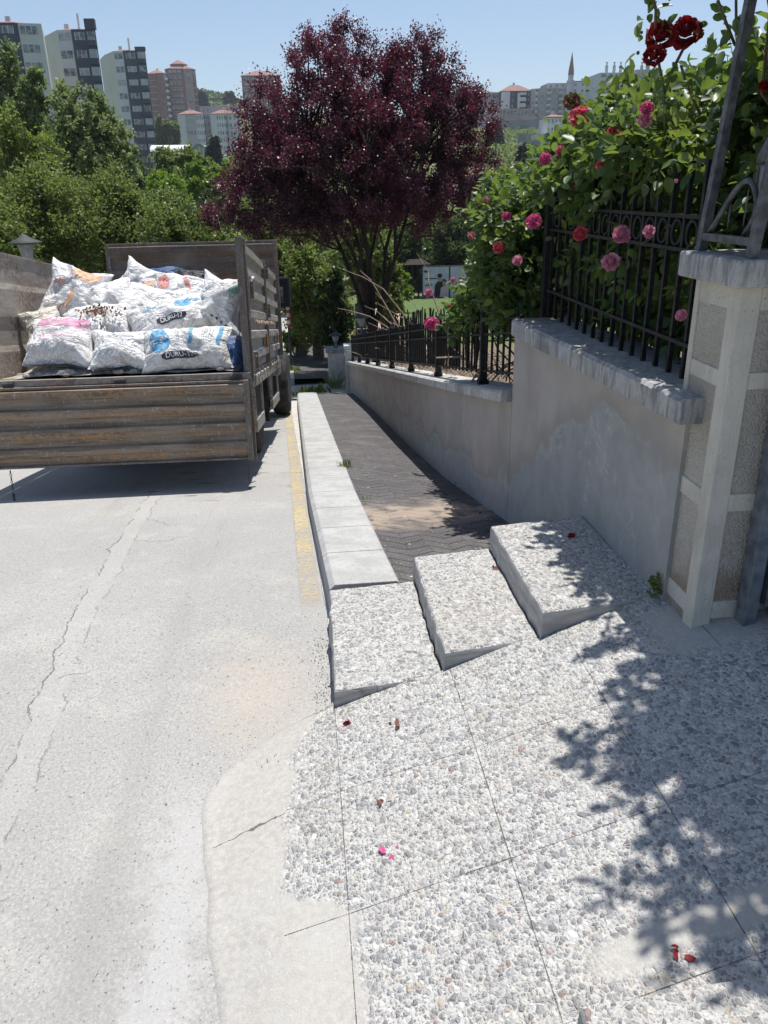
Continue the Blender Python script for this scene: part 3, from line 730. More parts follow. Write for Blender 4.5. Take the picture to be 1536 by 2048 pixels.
# corner strips and bands stand 5 mm proud
b.box(1.139, 1.200, 2.016, 2.075, -1.75, -.258); b.box(1.139, 1.149, 2.24, 2.268, -1.75, -.258); b.box(1.36, 1.402, 2.016, 2.03, -1.75, -.258)
for z0, z1 in ((-.32, -.259), (-.535, -.487), (-.90, -.845), (-1.26, -1.20)):
    b.box(1.1405, 1.16, 2.075, 2.24, z0, z1); b.box(1.20, 1.36, 2.0175, 2.04, z0, z1)
b.build('quoin', 'quoin_stone', pl, bevel=.003)
b = MB(); b.box(1.100, 1.440, 1.970, 2.315, -.256, -.185); b.build('cap', 'coping_stone', pl, bevel=.008)
b = MB()
for i in range(9):
    a = Vector((1.128 + .003 * i, 2.235, -1.27)); 
leaf_n = 60; rg = np.random.default_rng(5)
pt = np.column_stack([1.12 + rg.uniform(-.02, .01, leaf_n), 2.235 + rg.uniform(-.03, .02, leaf_n), -1.27 + rg.uniform(-.02, .06, leaf_n)])
wd = thing('weed', 'small green weed at the foot of the stone pillar', 'weed', (1.12, 2.235, -1.29))
leaves('leaves', pt, rg.normal(size=(leaf_n, 3)) + [-.3, -.3, .6], .022, .5, 'light_leaf', wd, 'oval')

# wrought-iron lantern cage and gate beside the pillar
ic = thing('iron_scrollwork', 'wrought iron uprights with a scroll arch standing on the pillar cap', 'ironwork', (1.25, 2.1, -.185))
for (x, y, t) in ((1.15, 2.285, 1.1), (1.145, 2.0, 1.1), (1.40, 2.285, 1.1), (1.40, 2.0, 1.1)):
    b = MB(); b.beam((x, y, -.185), (x + .10, y, t), .024, .024); b.build('upright', 'weathered_iron', ic)
b = MB(); b.beam((1.153, 2.275, -.145), (1.148, 2.01, -.145), .02, .02); b.build('crossbar', 'weathered_iron', ic)
b = MB(); pts = []
for i in range(22):
    t = PI * 1.35 * i / 21
    cx, cz, ry, rz = 2.12, -.045, .085, .105
    if i < 14: q = (1.156, 2.265 - .20 * (i / 13) ** .8, -.135 + .135 * math.sin(PI * .60 * i / 13))
    else:
        k = (i - 13) / 8; q = (1.158, 2.065 - .035 * math.sin(PI * k) + .01 * k, -.006 - .125 * k)
    pts.append(q)
b.tube(pts, [.008] * 22, 5); b.build('scroll', 'weathered_iron', ic, smooth=True)
for (yy_, zz, s) in ((2.17, -.045, -.08), (2.09, -.03, -.09)):
    b = MB(); b.add([(1.16, yy_, zz + .03), (1.152, yy_ - .02, zz + s * .5), (1.162, yy_ + .005, zz + s), (1.168, yy_ + .02, zz + s * .45)], [(0, 1, 2, 3)]); b.build('iron_leaf', 'weathered_iron', ic)
ln = thing('wall_lantern', 'grey glass lantern with domed cap hanging beside the iron uprights', 'lantern', tuple(P(1536, 320, 2.12)))
c = P(1534, 440, 2.12)
b = MB(); b.lathe(c, [(.018, -.02), (.028, 0), (.030, .01)], 12); b.build('base', 'weathered_iron', ln, smooth=True)
b = MB(); b.lathe(c, [(.028, .012), (.042, .09), (.043, .13), (.036, .14)], 14); b.build('glass', 'lamp_glass', ln, smooth=True)
b = MB(); b.lathe(c, [(.048, .141), (.046, .16), (.03, .20), (.012, .225), (.008, .26)], 14); b.build('cap', 'weathered_iron', ln, smooth=True)
b = MB()
for k in range(6):
    a = 2 * PI * k / 6; q = Vector((math.cos(a), math.sin(a), 0)); b.tube([c + q * .030 + Vector((0, 0, .01)), c + q * .044 + Vector((0, 0, .09)), c + q * .046 + Vector((0, 0, .14))], .0025, 4)
b.build('cage', 'weathered_iron', ln)
b = MB(); b.tube([c + Vector((0, 0, .25)), c + Vector((.03, 0, .33)), c + Vector((.10, 0, .35)), (1.43, 2.05, c.z + .30)], .006, 5); b.build('bracket', 'weathered_iron', ln)
gt = thing('steel_gate', 'blue-grey steel gate with heavy jamb at the right of the stone pillar', 'gate', (1.3, 2.0, -1.27))
b = MB(); b.box(1.272, 1.312, 1.955, 2.008, -1.27, 1.2); b.build('jamb', 'blue_steel', gt, bevel=.003)
b = MB(); b.box(1.338, 1.362, 1.965, 2.0, -1.20, 1.1); b.box(1.362, 2.4, 1.97, 1.995, -1.235, -1.195); b.build('gate_frame', 'blue_steel', gt, bevel=.003)
b = MB(); b.box(1.364, 2.4, 1.985, 1.993, -1.194, .6); b.build('gate_panel', 'dark_metal', gt)
b = MB(); b.box(1.36, 1.45, 1.90, 1.955, -1.215, -1.10, T=Matrix.Rotation(.0, 4, 'Z')); b.build('wooden_block', 'wood_orange', label='orange wooden block on the ground by the gate', cat='wood block', bevel=.004)
rk = MB()
rk.lathe((.0, .0, 0), [(.05, -.03), (.075, 0), (.07, .05), (.045, .085), (.01, .10)], 14)
rk.v = [tuple(Vector(v) * (1 + .22 * noise.noise(Vector(v) * 14)) + Vector((.955, 1.03, -1.35))) for v in rk.v]
rk.build('rock', 'brown_rock', smooth=True, label='dark brown rock at the edge of the driveway, by the cement strip', cat='rock')

# ------------------------------------------------------------------ railings
uf = thing('iron_railing', 'black iron railing with a row of rings on the high wall beside the pillar', 'railing', (1.2, 3.1, -.6))
XF = 1.20
def bm_(name, a, c, w=.018, h=.018, par=uf, mat='black_iron'):
    b = MB(); b.beam(a, c, w, h); return b.build(name, mat, par)
bm_('post', (XF, 3.92, -.61), (XF, 3.92, .02), .05, .05)
for za, zb in ((-.478, -.478), (-.197, -.197), (-.098, -.098)): bm_('rail', (XF, 2.32, za), (XF, 3.90, zb), .026, .012)
pk0 = None
for i in range(15):
    y = 2.40 + i * .105
    if pk0 is None: pk0 = bm_('picket', (XF, y, -.60), (XF, y, .06), .015, .015)
    else:
        c = pk0.copy(); c.location = (0, y - 2.40, 0) if False else (0, y - 2.40, 0); COL.objects.link(c); c.parent = uf
for i in range(14):
    y = 2.4525 + i * .105; b = MB(); b.tube([(XF, y + .036 * math.cos(t), -.1475 + .0385 * math.sin(t)) for t in np.linspace(0, 2 * PI, 17)], .0065, 6, cap=False); b.build('ring', 'black_iron', uf, smooth=True)

lf = thing('iron_railing', 'black iron railing stepping down the slope on the low wall', 'railing', (.9, 9, -2.0))
def lx(y): return interp(y, CF) + .10
def lz(y): return interp(y, CZ)
posts = [4.62, 5.95, 7.27, 8.6, 9.9, 11.2, 12.4, 13.6]
for i, y in enumerate(posts):
    b = MB(); h = .43 + .0 * i
    b.beam((lx(y), y, lz(y)), (lx(y), y, lz(y) + h), .042, .042)
    b.lathe((lx(y), y, lz(y) + h), [(.03, 0), (.03, .012), (.004, .035)], 4); b.beam((lx(y), y, lz(y)), (lx(y), y, lz(y) + .03), .06, .06)
    b.build('post', 'black_iron', lf)
def zrail(y, k):
    yp = max([q for q in [3.9] + posts if q <= y + 1e-6]); 
    return lz(y) + k
for i in range(len(posts)):
    a = ([3.95] + posts)[i]; c = ([3.95] + posts)[i + 1]
    for k, nm in ((.085, 'rail'), (.30, 'rail'), (.375, 'rail')):
        b = MB(); b.beam((lx(a) + .0, a, lz(a) + k), (lx(c), c, lz(c) + k), .012, .024, up=(1, 0, 0)); b.build(nm, 'black_iron', lf)
pk = None
for y in np.arange(4.02, 13.6, .108):
    if min(abs(y - q) for q in posts) < .03: continue
    if pk is None:
        b = MB(); y0 = y; b.beam((lx(y), y, lz(y) + .07), (lx(y), y, lz(y) + .435), .012, .012); pk = b.build('picket', 'black_iron', lf)
    else:
        c = pk.copy(); COL.objects.link(c); c.parent = lf; c.location = (lx(y) - lx(y0), y - y0, lz(y) - lz(y0))
# brown wattle screen tied behind the railing
b = MB(); rd = random.Random(3)
for i in range(215):
    y = rd.uniform(5.0, 12.6); x = lx(y) + .05 + rd.uniform(0, .05); z = lz(y) + .08
    hh = rd.uniform(.25, .46) + .12 * max(0, 1 - abs(y - 9) / 3)
    b.tube([(x, y, z), (x + rd.uniform(-.02, .02), y + rd.uniform(-.05, .05), z + hh * .5), (x + rd.uniform(-.02, .02), y + rd.uniform(-.07, .07), z + hh)], rd.uniform(.005, .010), 4)
b.build('wattle_screen', 'bark_dark', label='dark screen of dry upright branches behind the low railing', cat='screen')
# garden soil behind the walls
sheet('garden_soil', lambda x, y: (interp(y, [(2, -.75), (3.8, -.78), (4.2, -1.05), (14, -2.86), (17, -3.3), (19, -3.9)])) + .05 * noise.noise(Vector((x * 2, y * 2, 0))),
      [.72 + .001, .9, 1.2, 1.6, 2.2, 3, 4.5, 6.5], [14.0, 15, 17, 19], 'dirt', kind='structure')
b = MB(); ysl = list(np.linspace(2.3, 14, 50)); xsl = [0, .3, .8, 1.5, 2.5, 4, 6]
for y in ysl:
    x0 = interp(y, WX) + (.20 if y > 3.93 else .22) - .004
    for d in xsl: b.v.append((x0 + d, y, interp(y, [(2, -.75), (3.8, -.78), (4.2, -1.08), (14, -2.9)]) + .03 * noise.noise(Vector((d * 3, y * 3, 2)))))
for j in range(49):
    for i in range(6): b.f.append((j * 7 + i, j * 7 + i + 1, j * 7 + i + 8, j * 7 + i + 7))
b.mi = [0] * len(b.f); b.build('garden_bed', 'dirt', kind='structure', smooth=True)
# dry twigs in the bed under the railing
b = MB(); rd = random.Random(11)
for i in range(200):
    y = rd.uniform(4.1, 12); x = lx(y) + rd.uniform(.10, .75); z = lz(y) - .02; a = rd.uniform(0, 2 * PI); L_ = rd.uniform(.15, .45)
    p0 = Vector((x, y, z)); p2 = p0 + Vector((math.cos(a) * L_, math.sin(a) * L_, rd.uniform(.02, .22)))
    mid = (p0 + p2) / 2 + Vector((0, 0, rd.uniform(.03, .12))); b.tube([p0, mid, p2], [rd.uniform(.003, .007)] * 3, 4, cap=False)
b.build('dry_twigs', 'dry_twig', kind='stuff', label='tangle of dry pale twigs on the soil behind the low railing', cat='twigs')
b = MB(); rd = random.Random(12)
for i in range(12):
    p0 = Vector((1.35 + rd.uniform(-.2, .3), 8.6 + rd.uniform(-.6, .8), -1.9)); a = rd.uniform(PI * .45, PI * 1.25); L_ = rd.uniform(.8, 1.7)
    p2 = p0 + Vector((math.cos(a) * L_ * .75, math.sin(a) * L_ * .4, rd.uniform(.5, 1.3))); b.tube(curve_pts(p0, p2, 5, .12, .03, rd), [.010, .009, .008, .006, .004, .002], 4)
b.build('bare_shrub', 'dry_twig', label='leafless shrub with long pale arching twigs behind the railing', cat='shrub')

# ------------------------------------------------------------------ lorry
U = Vector((.0259, .987, -.158)).normalized(); XL = Vector((U.y, -U.x, 0)).normalized(); ZL = XL.cross(U)
TO = Vector((-.44, 5.85, -1.254))
TM = Matrix(((XL.x, U.x, ZL.x, TO.x), (XL.y, U.y, ZL.y, TO.y), (XL.z, U.z, ZL.z, TO.z), (0, 0, 0, 1)))
tr = thing('flatbed_lorry', 'rusty brown open lorry with its tailgate hanging down, parked at the kerb', 'lorry', mat=TM)
def tb(name, mat, mb, par=tr, **k): return mb.build(name, mat, par, local=True, **k)
WB = 1.90; GZ = -.875
def corr(x0, x1, y0, z0, z1, n, dep, mat, name, axis='x', th=.012, par=tr, phase=0):
    """corrugated panel; profile along z, run along x (or y)"""
    prof = []; hz = (z1 - z0) / n
    for i in range(n):
        a = z0 + i * hz
        prof += [(a, 0), (a + hz * .42, 0), (a + hz * .52, dep), (a + hz * .88, dep), (a + hz * .98, 0)]
    prof.append((z1, 0))
    seg = 14; vs = []; m_ = len(prof)
    for s in range(seg + 1):
        t = x0 + (x1 - x0) * s / seg
        for side in (0, 1):
            for (z, d) in prof:
                w = .006 * noise.noise(Vector((t * 2.3, z * 4, y0))) + (th if side else 0)
                q = (t, y0 - d + w, z) if axis == 'x' else (y0 + d - w, t, z)
                vs.append(q)
    fs = []
    for s in range(seg):
        for i in range(m_ - 1):
            a = s * 2 * m_ + i; c = (s + 1) * 2 * m_ + i
            fs.append((a, a + 1, c + 1, c)); fs.append((a + m_, c + m_, c + m_ + 1, a + m_ + 1))
        for i in (0, m_ - 1):
            a = s * 2 * m_ + i; c = (s + 1) * 2 * m_ + i; fs.append((a, c, c + m_, a + m_))
    for s in (0, seg):
        for i in range(m_ - 1): a = s * 2 * m_ + i; fs.append((a, a + m_, a + m_ + 1, a + 1))
    b = MB(); b.add(vs, fs); return tb(name, mat, b, par)
# tailgate
tg = corr(-WB - .02, -.045, -.045, -.620, -.055, 4, .028, 'tailgate_steel', 'tailgate', par=tr)
b = MB(); b.box(-WB - .03, -.03, -.062, -.015, -.056, -.040); b.box(-.05, -.012, -.075, -.02, -.635, -.04); b.box(-WB - .045, -WB - .01, -.075, -.02, -.635, -.04)
b.box(-WB, -.05, -.068, -.03, -.632, -.616); tb('frame', 'post_steel', b, tg, bevel=.003)
b = MB(); b.box(-WB, 0, -.012, .06, -.035, .012); tb('rear_sill', 'bed_steel', b, bevel=.004)
for x in (-.95, -.10, -1.75):
    b = MB(); b.tube([(x - .04, -.022, -.012), (x + .04, -.022, -.012)], .014, 8); b.box(x - .035, x + .035, -.03, -.012, -.05, -.002); tb('hinge', 'dark_metal', b)
b = MB(); b.box(-WB + .03, -.03, .06, 3.70, -.03, 0); tb('floor', 'bed_steel', b)
# chassis
b = MB(); b.box(-.70, -.62, .1, 6.6, -.25, -.04); b.box(-1.30, -1.22, .1, 6.6, -.25, -.04)
for y in (.15, 1.0, 2.6, 3.5, 5.8): b.box(-1.22, -.70, y, y + .07, -.20, -.06)
b.box(-1.75, -.15, 0.3, .36, -.10, -.035); b.box(-1.75, -.15, 2.2, 2.26, -.10, -.035)
b.tube([(-1.6, 1.86, -.45), (-.3, 1.86, -.45)], .055, 10); b.lathe((-.96, 1.86, -.45), [(.06, -.15), (.14, -.08), (.16, 0), (.14, .08), (.06, .15)], 14, 'y')
tb('chassis', 'dark_metal', b)
# bed side panels
def side(x, sgn, tag):
    nm = 'side_panel'
    if sgn > 0:
        o = corr(.10, 1.86, x - .02, .015, .955, 6, .030, 'side_steel', nm, 'y')
        o2 = corr(1.93, 3.66, x - .02, .015, .955, 6, .030, 'side_steel', nm, 'y')
        b = MB(); b.box(x - .012, x + .022, 1.862, 1.928, -.05, .96); tb('side_post', 'post_steel', b, bevel=.003)
        b = MB(); b.box(x - .045, x + .006, .012, .052, -.66, .975); b.box(x - .02, x + .022, .053, .10, -.06, .965); tb('corner_post', 'post_steel', b, bevel=.003)
        b = MB(); b.add([(x + .012, .10, .03), (x + .012, .36, .03), (x + .012, .10, .20), (x + .024, .10, .03), (x + .024, .36, .03), (x + .024, .10, .20)], [(0, 2, 1), (3, 4, 5), (0, 1, 4, 3), (1, 2, 5, 4), (2, 0, 3, 5)])
        b.add([(x + .012, .10, .42), (x + .012, .30, .60), (x + .012, .10, .74), (x + .024, .10, .42), (x + .024, .30, .60), (x + .024, .10, .74)], [(0, 2, 1), (3, 4, 5), (0, 1, 4, 3), (1, 2, 5, 4), (2, 0, 3, 5)])
        tb('gusset', 'post_steel', b)
    else:
        o = corr(.04, 3.66, x + .03, .015, .955, 2, -.012, 'bed_steel', nm, 'y')
        b = MB(); b.box(x - .01, x + .04, .0, .045, -.05, .975); tb('corner_post', 'post_steel', b, bevel=.003)
    return o
side(0, 1, 'r'); side(-WB, -1, 'l')
# latches, chains, hooks
for (y, z) in ((.26, .62), (1.95, .86), (1.95, .50), (.30, .10)):
    b = MB(); b.box(.012, .045, y - .02, y + .02, z - .07, z + .05); b.tube([(.03, y - .10, z + .02), (.035, y + .03, z + .02)], .006, 6); tb('latch', 'post_steel', b)
b = MB(); b.box(-.05, .006, .12, 3.66, -.12, -.032); tb('side_rail', 'side_steel', b, bevel=.003)
for i in range(11):
    y = .35 + i * .31; b = MB(); b.tube([(.0, y, -.03), (.035, y - .01, -.045), (.055, y - .035, -.02), (.05, y - .05, .02)], [.007, .007, .006, .004], 6); b.box(.004, .012, y - .05, y + .05, -.10, -.035); tb('rope_hook', 'side_steel', b)
for (x, y, z, L_) in ((-.055, -.075, -.65, .20), (-1.80, -.075, -.65, .17), (.05, 2.35, .16, .34)):
    b = MB(); n = int(L_ / .028)
    for k in range(n):
        cz = z - .026 * k; t = [(0.007 * math.cos(a), 0.014 * math.sin(a)) for a in np.linspace(0, 2 * PI, 9)]
        b.tube([((x + q[0]) if k % 2 else x, y if k % 2 else y + q[0], cz + q[1]) for q in t], .0026, 4, cap=False)
    if z < 0: b.box(x - .008, x + .008, y - .004, y + .004, z - L_ - .05, z - L_ + .01)
    tb('chain', 'dark_metal', b)
b = MB(); pts = [(.03, .45 + .05 * i, .375 + .018 * math.sin(i * 1.9)) for i in range(44)]; b.tube(pts, .006, 4); tb('rope', 'dry_twig', b, smooth=True)
for y in (1.62, 3.2):
    b = MB(); b.box(.012, .024, y, y + .13, .17, .28); tb('marker_light', 'amber_plastic', b, bevel=.004)
# side guards under the bed
for (y0, y1) in ((.50, 1.25), (2.35, 3.45)):
    b = MB(); b.beam((-.03, y0, -.10), (-.03, y0 + .05, -.46), .05, .02, up=(1, 0, 0)); b.beam((-.03, y1, -.10), (-.03, y1, -.46), .05, .02, up=(1, 0, 0)); b.box(-.045, -.015, y0, y1, -.50, -.40); tb('side_guard', 'side_steel', b)
b = MB(); b.box(-.45, -.06, 2.45, 3.2, -.55, -.14); tb('fuel_tank', 'dark_metal', b, bevel=.03)
b = MB(); b.box(-.42, -.06, 2.32, 2.335, -.62, -.05); tb('mudflap', 'tyre_rubber', b)
# headboard
hb = corr(-WB + .01, .02, 3.70, .015, 1.315, 5, .022, 'head_steel', 'headboard', par=tr)
b = MB()
for x in (-WB - .02, -.005): b.box(x, x + .05, 3.685, 3.73, -.05, 1.33)
b.box(-WB + .03, -.005, 3.69, 3.725, 1.305, 1.33); tb('frame', 'post_steel', b, hb, bevel=.003)
def wheel(x, y, r=.42, w=.20, s=1):
    b = MB(); b.lathe((x, y, GZ + r), [(r * .62, -w / 2), (r * .9, -w / 2 - .008), (r * .985, -w / 2 + .02), (r, -w / 2 + .05), (r, w / 2 - .05), (r * .985, w / 2 - .02), (r * .9, w / 2 + .008), (r * .62, w / 2)], 40, 'x')
    t = tb('wheel', 'tyre_rubber', b, smooth=True)
    b = MB(); f = 1 if s > 0 else -1
    b.lathe((x, y, GZ + r), [(r * .61, f * w * .46), (r * .56, f * w * .30), (r * .50, f * w * .12), (r * .26, f * w * .10), (r * .24, f * w * .42), (r * .10, f * w * .46)], 28, 'x')
    for k in range(8): a = 2 * PI * k / 8; b.lathe((x + f * w * .12, y + r * .4 * math.cos(a), GZ + r + r * .4 * math.sin(a)), [(.014, 0), (.014, f * .03)], 6, 'x')
    o = b.build('rim', 'rim_steel', t, local=True, smooth=True)
for x in (-.22, -1.68): wheel(x, 1.86, s=1 if x > -1 else -1)
for x in (-.45, -1.45): wheel(x, 1.86, s=1 if x > -1 else -1)
for x in (-.11, -1.72): wheel(x, 5.40, .44, .22, s=1 if x > -1 else -1)
b = MB(); b.hexa([(-1.83, 3.95, -.20), (-.07, 3.95, -.20), (-.07, 4.9, -.20), (-1.83, 4.9, -.20), (-1.79, 3.97, .98), (-.11, 3.97, .98), (-.11, 4.9, .98), (-1.79, 4.9, .98)]); b.hexa([(-1.83, 4.9, -.3), (-.07, 4.9, -.3), (-.07, 6.0, -.35), (-1.83, 6.0, -.35), (-1.79, 4.9, .98), (-.11, 4.9, .98), (-.16, 5.75, .95), (-1.74, 5.75, .95)])
cb = tb('cab', 'cab_paint', b, bevel=.05)
b = MB(); b.hexa([(-.092, 5.0, .35), (-.085, 5.0, .35), (-.085, 5.7, .35), (-.092, 5.7, .35), (-.112, 5.0, .85), (-.105, 5.0, .85), (-.105, 5.62, .85), (-.112, 5.62, .85)]); b.build('window', 'mirror_glass', cb, local=True)
ml = TM.inverted() @ P(568, 583, 10.9)
b = MB(); b.box(ml.x - .085, ml.x + .085, ml.y - .03, ml.y + .04, ml.z - .21, ml.z + .19); mr = tb('mirror', 'mirror_black', b, bevel=.03)
b = MB(); b.box(ml.x - .065, ml.x - .01, ml.y - .034, ml.y - .031, ml.z - .15, ml.z + .06); b.build('mirror_glass', 'mirror_glass', mr, local=True)
b = MB(); b.tube([(-.08, ml.y + .1, ml.z + .24), (ml.x, ml.y, ml.z + .24), (ml.x, ml.y, ml.z - .26), (-.08, ml.y + .1, ml.z - .30)], .010, 6); b.build('bracket', 'mirror_black', mr, local=True)

# ------------------------------------------------------------------ bags
def text_mesh(s, size):
    cu = bpy.data.curves.new('t', 'FONT'); cu.body = s; cu.size = size; cu.align_x = 'CENTER'; cu.align_y = 'CENTER'; cu.resolution_u = 3; cu.offset = size * .012
    o = bpy.data.objects.new('t', cu); COL.objects.link(o)
    dg = bpy.context.evaluated_depsgraph_get(); me = bpy.data.meshes.new_from_object(o.evaluated_get(dg))
    vs = [(v.co.x, v.co.y) for v in me.vertices]; fs = [tuple(p.vertices) for p in me.polygons]
    bpy.data.objects.remove(o); bpy.data.meshes.remove(me); return vs, fs
for k_ in ('print_blue', 'print_pink', 'print_red', 'print_orange', 'print_green', 'print_grey'):
    mt_ = M[k_]; nt_ = mt_.node_tree; tc_ = nt_.nodes.new('ShaderNodeTexCoord'); nz_ = nt_.nodes.new('ShaderNodeTexNoise'); nz_.inputs['Scale'].default_value = 24; nz_.inputs['Detail'].default_value = 6
    mr_ = nt_.nodes.new('ShaderNodeMapRange'); mr_.inputs[1].default_value = .35; mr_.inputs[2].default_value = .58; mr_.inputs[3].default_value = .25; mr_.inputs[4].default_value = .92
    nt_.links.new(tc_.outputs[3], nz_.inputs['Vector']); nt_.links.new(nz_.outputs[0], mr_.inputs[0]); nt_.links.new(mr_.outputs[0], nt_.nodes['Principled BSDF'].inputs['Alpha'])
class Bag:
    def __init__(s, label, px, py, y, w, h, t, tilt=55, roll=0, yaw=0, mat='bag_white', seed=0, ear=.10, puff=.8, cat='sack', name='rubble_sack', peak=None):
        s.w, s.h, s.t, s.seed, s.ear, s.puff = w, h, t, seed, ear, puff; s.peak = peak
        s.c = P(px, py, y); s.mat = mat
        ta = math.radians(tilt)
        bb = Vector((0, math.sin(ta), math.cos(ta))); aa = Vector((1, 0, 0)); nn = aa.cross(bb)
        R = Matrix.Rotation(math.radians(yaw), 3, 'Z') @ Matrix((aa, bb, nn)).transposed() @ Matrix.Rotation(math.radians(roll), 3, 'Z')
        s.R = R; s.M = Matrix.Translation(s.c) @ R.to_4x4()
        s.o = thing(name, label, cat, mat=s.M, group='sacks of rubble on the lorry')
        nu, nv = 46, 34; b = MB(); vs = []
        for sg in (1, -1):
            for j in range(nv + 1):
                for i in range(nu + 1):
                    vs.append(s.S(-1 + 2 * i / nu, -1 + 2 * j / nv, sg))
        off = (nu + 1) * (nv + 1); fs = []
        for j in range(nv):
            for i in range(nu):
                a = j * (nu + 1) + i; fs.append((a, a + 1, a + nu + 2, a + nu + 1)); fs.append((a + off, a + off + nu + 1, a + off + nu + 2, a + off + 1))
        for i in range(nu):
            for j in (0, nv): a = j * (nu + 1) + i; fs.append((a, a + 1, a + 1 + off, a + off))
        for j in range(nv):
            for i in (0, nu): a = j * (nu + 1) + i; fs.append((a, a + nu + 1, a + nu + 1 + off, a + off))
        b.add(vs, fs); s.body = b.build('body', mat, s.o, local=True, smooth=True)
    def S(s, u, v, sg=1, lift=0.0):
        au, av = abs(u), abs(v)
        x = u * s.w / 2 * (1 - s.ear * (1 - av ** 2) ** 1.5); y = v * s.h / 2 * (1 - s.ear * (1 - au ** 2) ** 1.5)
        f = (max(0, 1 - au ** 2.5) * max(0, 1 - av ** 2.5)) ** (.5 * s.puff / .8)
        q = Vector((x * 5 + s.seed * 7.3, y * 5, sg * 3.1))
        lump = noise.noise(q) * .26 + noise.noise(q * 2.3) * .16
        ang = math.atan2(v, u); rr = max(au, av)
        # gathered folds running in from the rim
        fold = (abs(noise.noise(Vector((ang * 5.5, s.seed * 3.3, sg)))) * 1.5 - .35) * max(0, rr - .35) * .55
        crease = -abs(noise.noise(Vector((x * 8 + y * 3, y * 9 - x * 4, s.seed + 9.1 * sg)))) * .13
        z = s.t / 2 * max(0, f * (1 + lump + crease - fold * .8)) * (1 if sg > 0 else .75)
        if s.peak:
            pu, pv, ph = s.peak; d = math.hypot(u - pu, v - pv); y += ph * math.exp(-(d / .35) ** 2)
        x += .02 * noise.noise(Vector((u * 2, v * 2, s.seed))) ; y += .02 * noise.noise(Vector((u * 2, v * 2, s.seed + 5)))
        return Vector((x, y, sg * (z + .0015 + lift)))
    def decal(s, name, vs, fs, mat, lift=.004, sub=0):
        """flat 2-D mesh in bag units (metres) wrapped on the front"""
        out = []
        for (x, y) in vs: out.append(s.S(max(-.97, min(.97, x / (s.w / 2))), max(-.97, min(.97, y / (s.h / 2))), 1, lift))
        b = MB(); b.add(out, fs); return b.build(name, mat, s.body, local=True)
    def rect(s, name, cx, cy, w, h, mat, rot=0, lift=.0035, rnd=.3, n=14, m_=8):
        vs = []; fs = []; c, sn = math.cos(rot), math.sin(rot)
        for j in range(m_ + 1):
            for i in range(n + 1):
                x = -1 + 2 * i / n; y = -1 + 2 * j / m_
                k = rnd * h / max(w, h); x2 = x * (w / 2) * (1 - k * max(0, abs(y) - .5) ** 2 * 1.6); y2 = y * (h / 2) * (1 - rnd * max(0, abs(x) - .8) ** 2 * 8)
                vs.append((cx + x2 * c - y2 * sn, cy + x2 * sn + y2 * c))
        for j in range(m_):
            for i in range(n): a = j * (n + 1) + i; fs.append((a, a + 1, a + n + 2, a + n + 1))
        return s.decal(name, vs, fs, mat, lift)
    def text(s, t, cx, cy, size, mat, rot=0, lift=.006, sx=1.0, name='lettering'):
        vs, fs = text_mesh(t, size); c, sn = math.cos(rot), math.sin(rot)
        vs = [(cx + x * sx * c - y * sn, cy + x * sx * sn + y * c) for x, y in vs]
        return s.decal(name, vs, fs, mat, lift)

# front row, just inside the tailgate
b1 = Bag('plump white sack with a faded pink printed band, front left of the load', 126, 686, 6.20, .52, .46, .30, 52, -4, 0, seed=1)
b1.rect('printed_band', .02, .10, .40, .10, 'print_pink', .0, .003, .2)
for k in range(2): b1.text(['IIIIIIIIIIII', 'IIIIIIIII'][k], .0, .115 - .05 * k, .035, 'print_white', 0)
for k in range(4): b1.rect('printed_line', -.0, -.0 - .035 * k, .30, .006, 'print_pink', 0, .003, 0, 14, 1)
b2 = Bag('small crumpled white sack between the pink banded and the blue logo sack', 242, 702, 6.10, .46, .36, .24, 50, -6, 8, seed=2, ear=.16)
for k in range(6): b2.rect('printed_line', -.10 + .012 * k, .08 - .022 * k, .16, .005, 'print_grey', .15, .003, 0, 10, 1)
b3 = Bag('white sack with round blue logo and black code plate, front right of the load', 375, 700, 6.08, .69, .36, .28, 42, 2, 0, seed=3, ear=.09)
b3.rect('logo', -.20, .03, .17, .20, 'print_blue', .12, .0035, 1.2)
b3.text('Başak', -.20, .03, .065, 'print_white', .45)
b3.rect('code_plate', -.05, -.11, .27, .056, 'print_black', .03, .0035, 1.2); b3.text('DURU-17', -.05, -.11, .052, 'print_white', .03)
b3.rect('printed_bar', .045, .06, .030, .16, 'print_blue', -.12, .0035, 0, 4, 8); b3.rect('printed_bar', .275, .06, .032, .19, 'print_blue', -.12, .0035, 0, 4, 8)
b3.text('DURU', -.05, .06, .035, 'print_grey', PI / 2 - .1)
for k in range(7): b3.rect('printed_line', .10 + .02 * k, .06, .004, .13 - .01 * (k % 3), 'print_grey', -.12, .003, 0, 1, 10)
b4 = Bag('white sack with torn blue logo and black code plate, lying on the blue logo sack', 345, 640, 6.42, .70, .34, .26, 46, 15, 0, seed=4, ear=.08)
b4.rect('logo', .12, .065, .16, .085, 'print_blue', .1, .0035, 1.0)
b4.rect('logo_corner', .24, .05, .05, .05, 'print_blue', .5, .0035, 1.0)
b4.rect('code_plate', .0, -.075, .26, .054, 'print_black', .02, .0035, 1.2); b4.text('DURU-17', .0, -.075, .050, 'print_white', .02)
for k in range(6): b4.rect('printed_line', -.15 + .010 * k, .07 - .020 * k, .13 - .01 * (k % 2), .005, 'print_blue' if k < 2 else 'print_grey', .0, .003, 0, 10, 1)
b5 = Bag('big white sack with two pointed corners leaning on the right side panel', 443, 612, 6.48, .44, .56, .30, 28, -8, -18, seed=5, ear=.26)
for k in range(4): b5.rect('printed_dot', -.0 + .045 * k, -.17 - .012 * k, .026, .026, 'print_black', 0, .0035, 1.2, 6, 6)
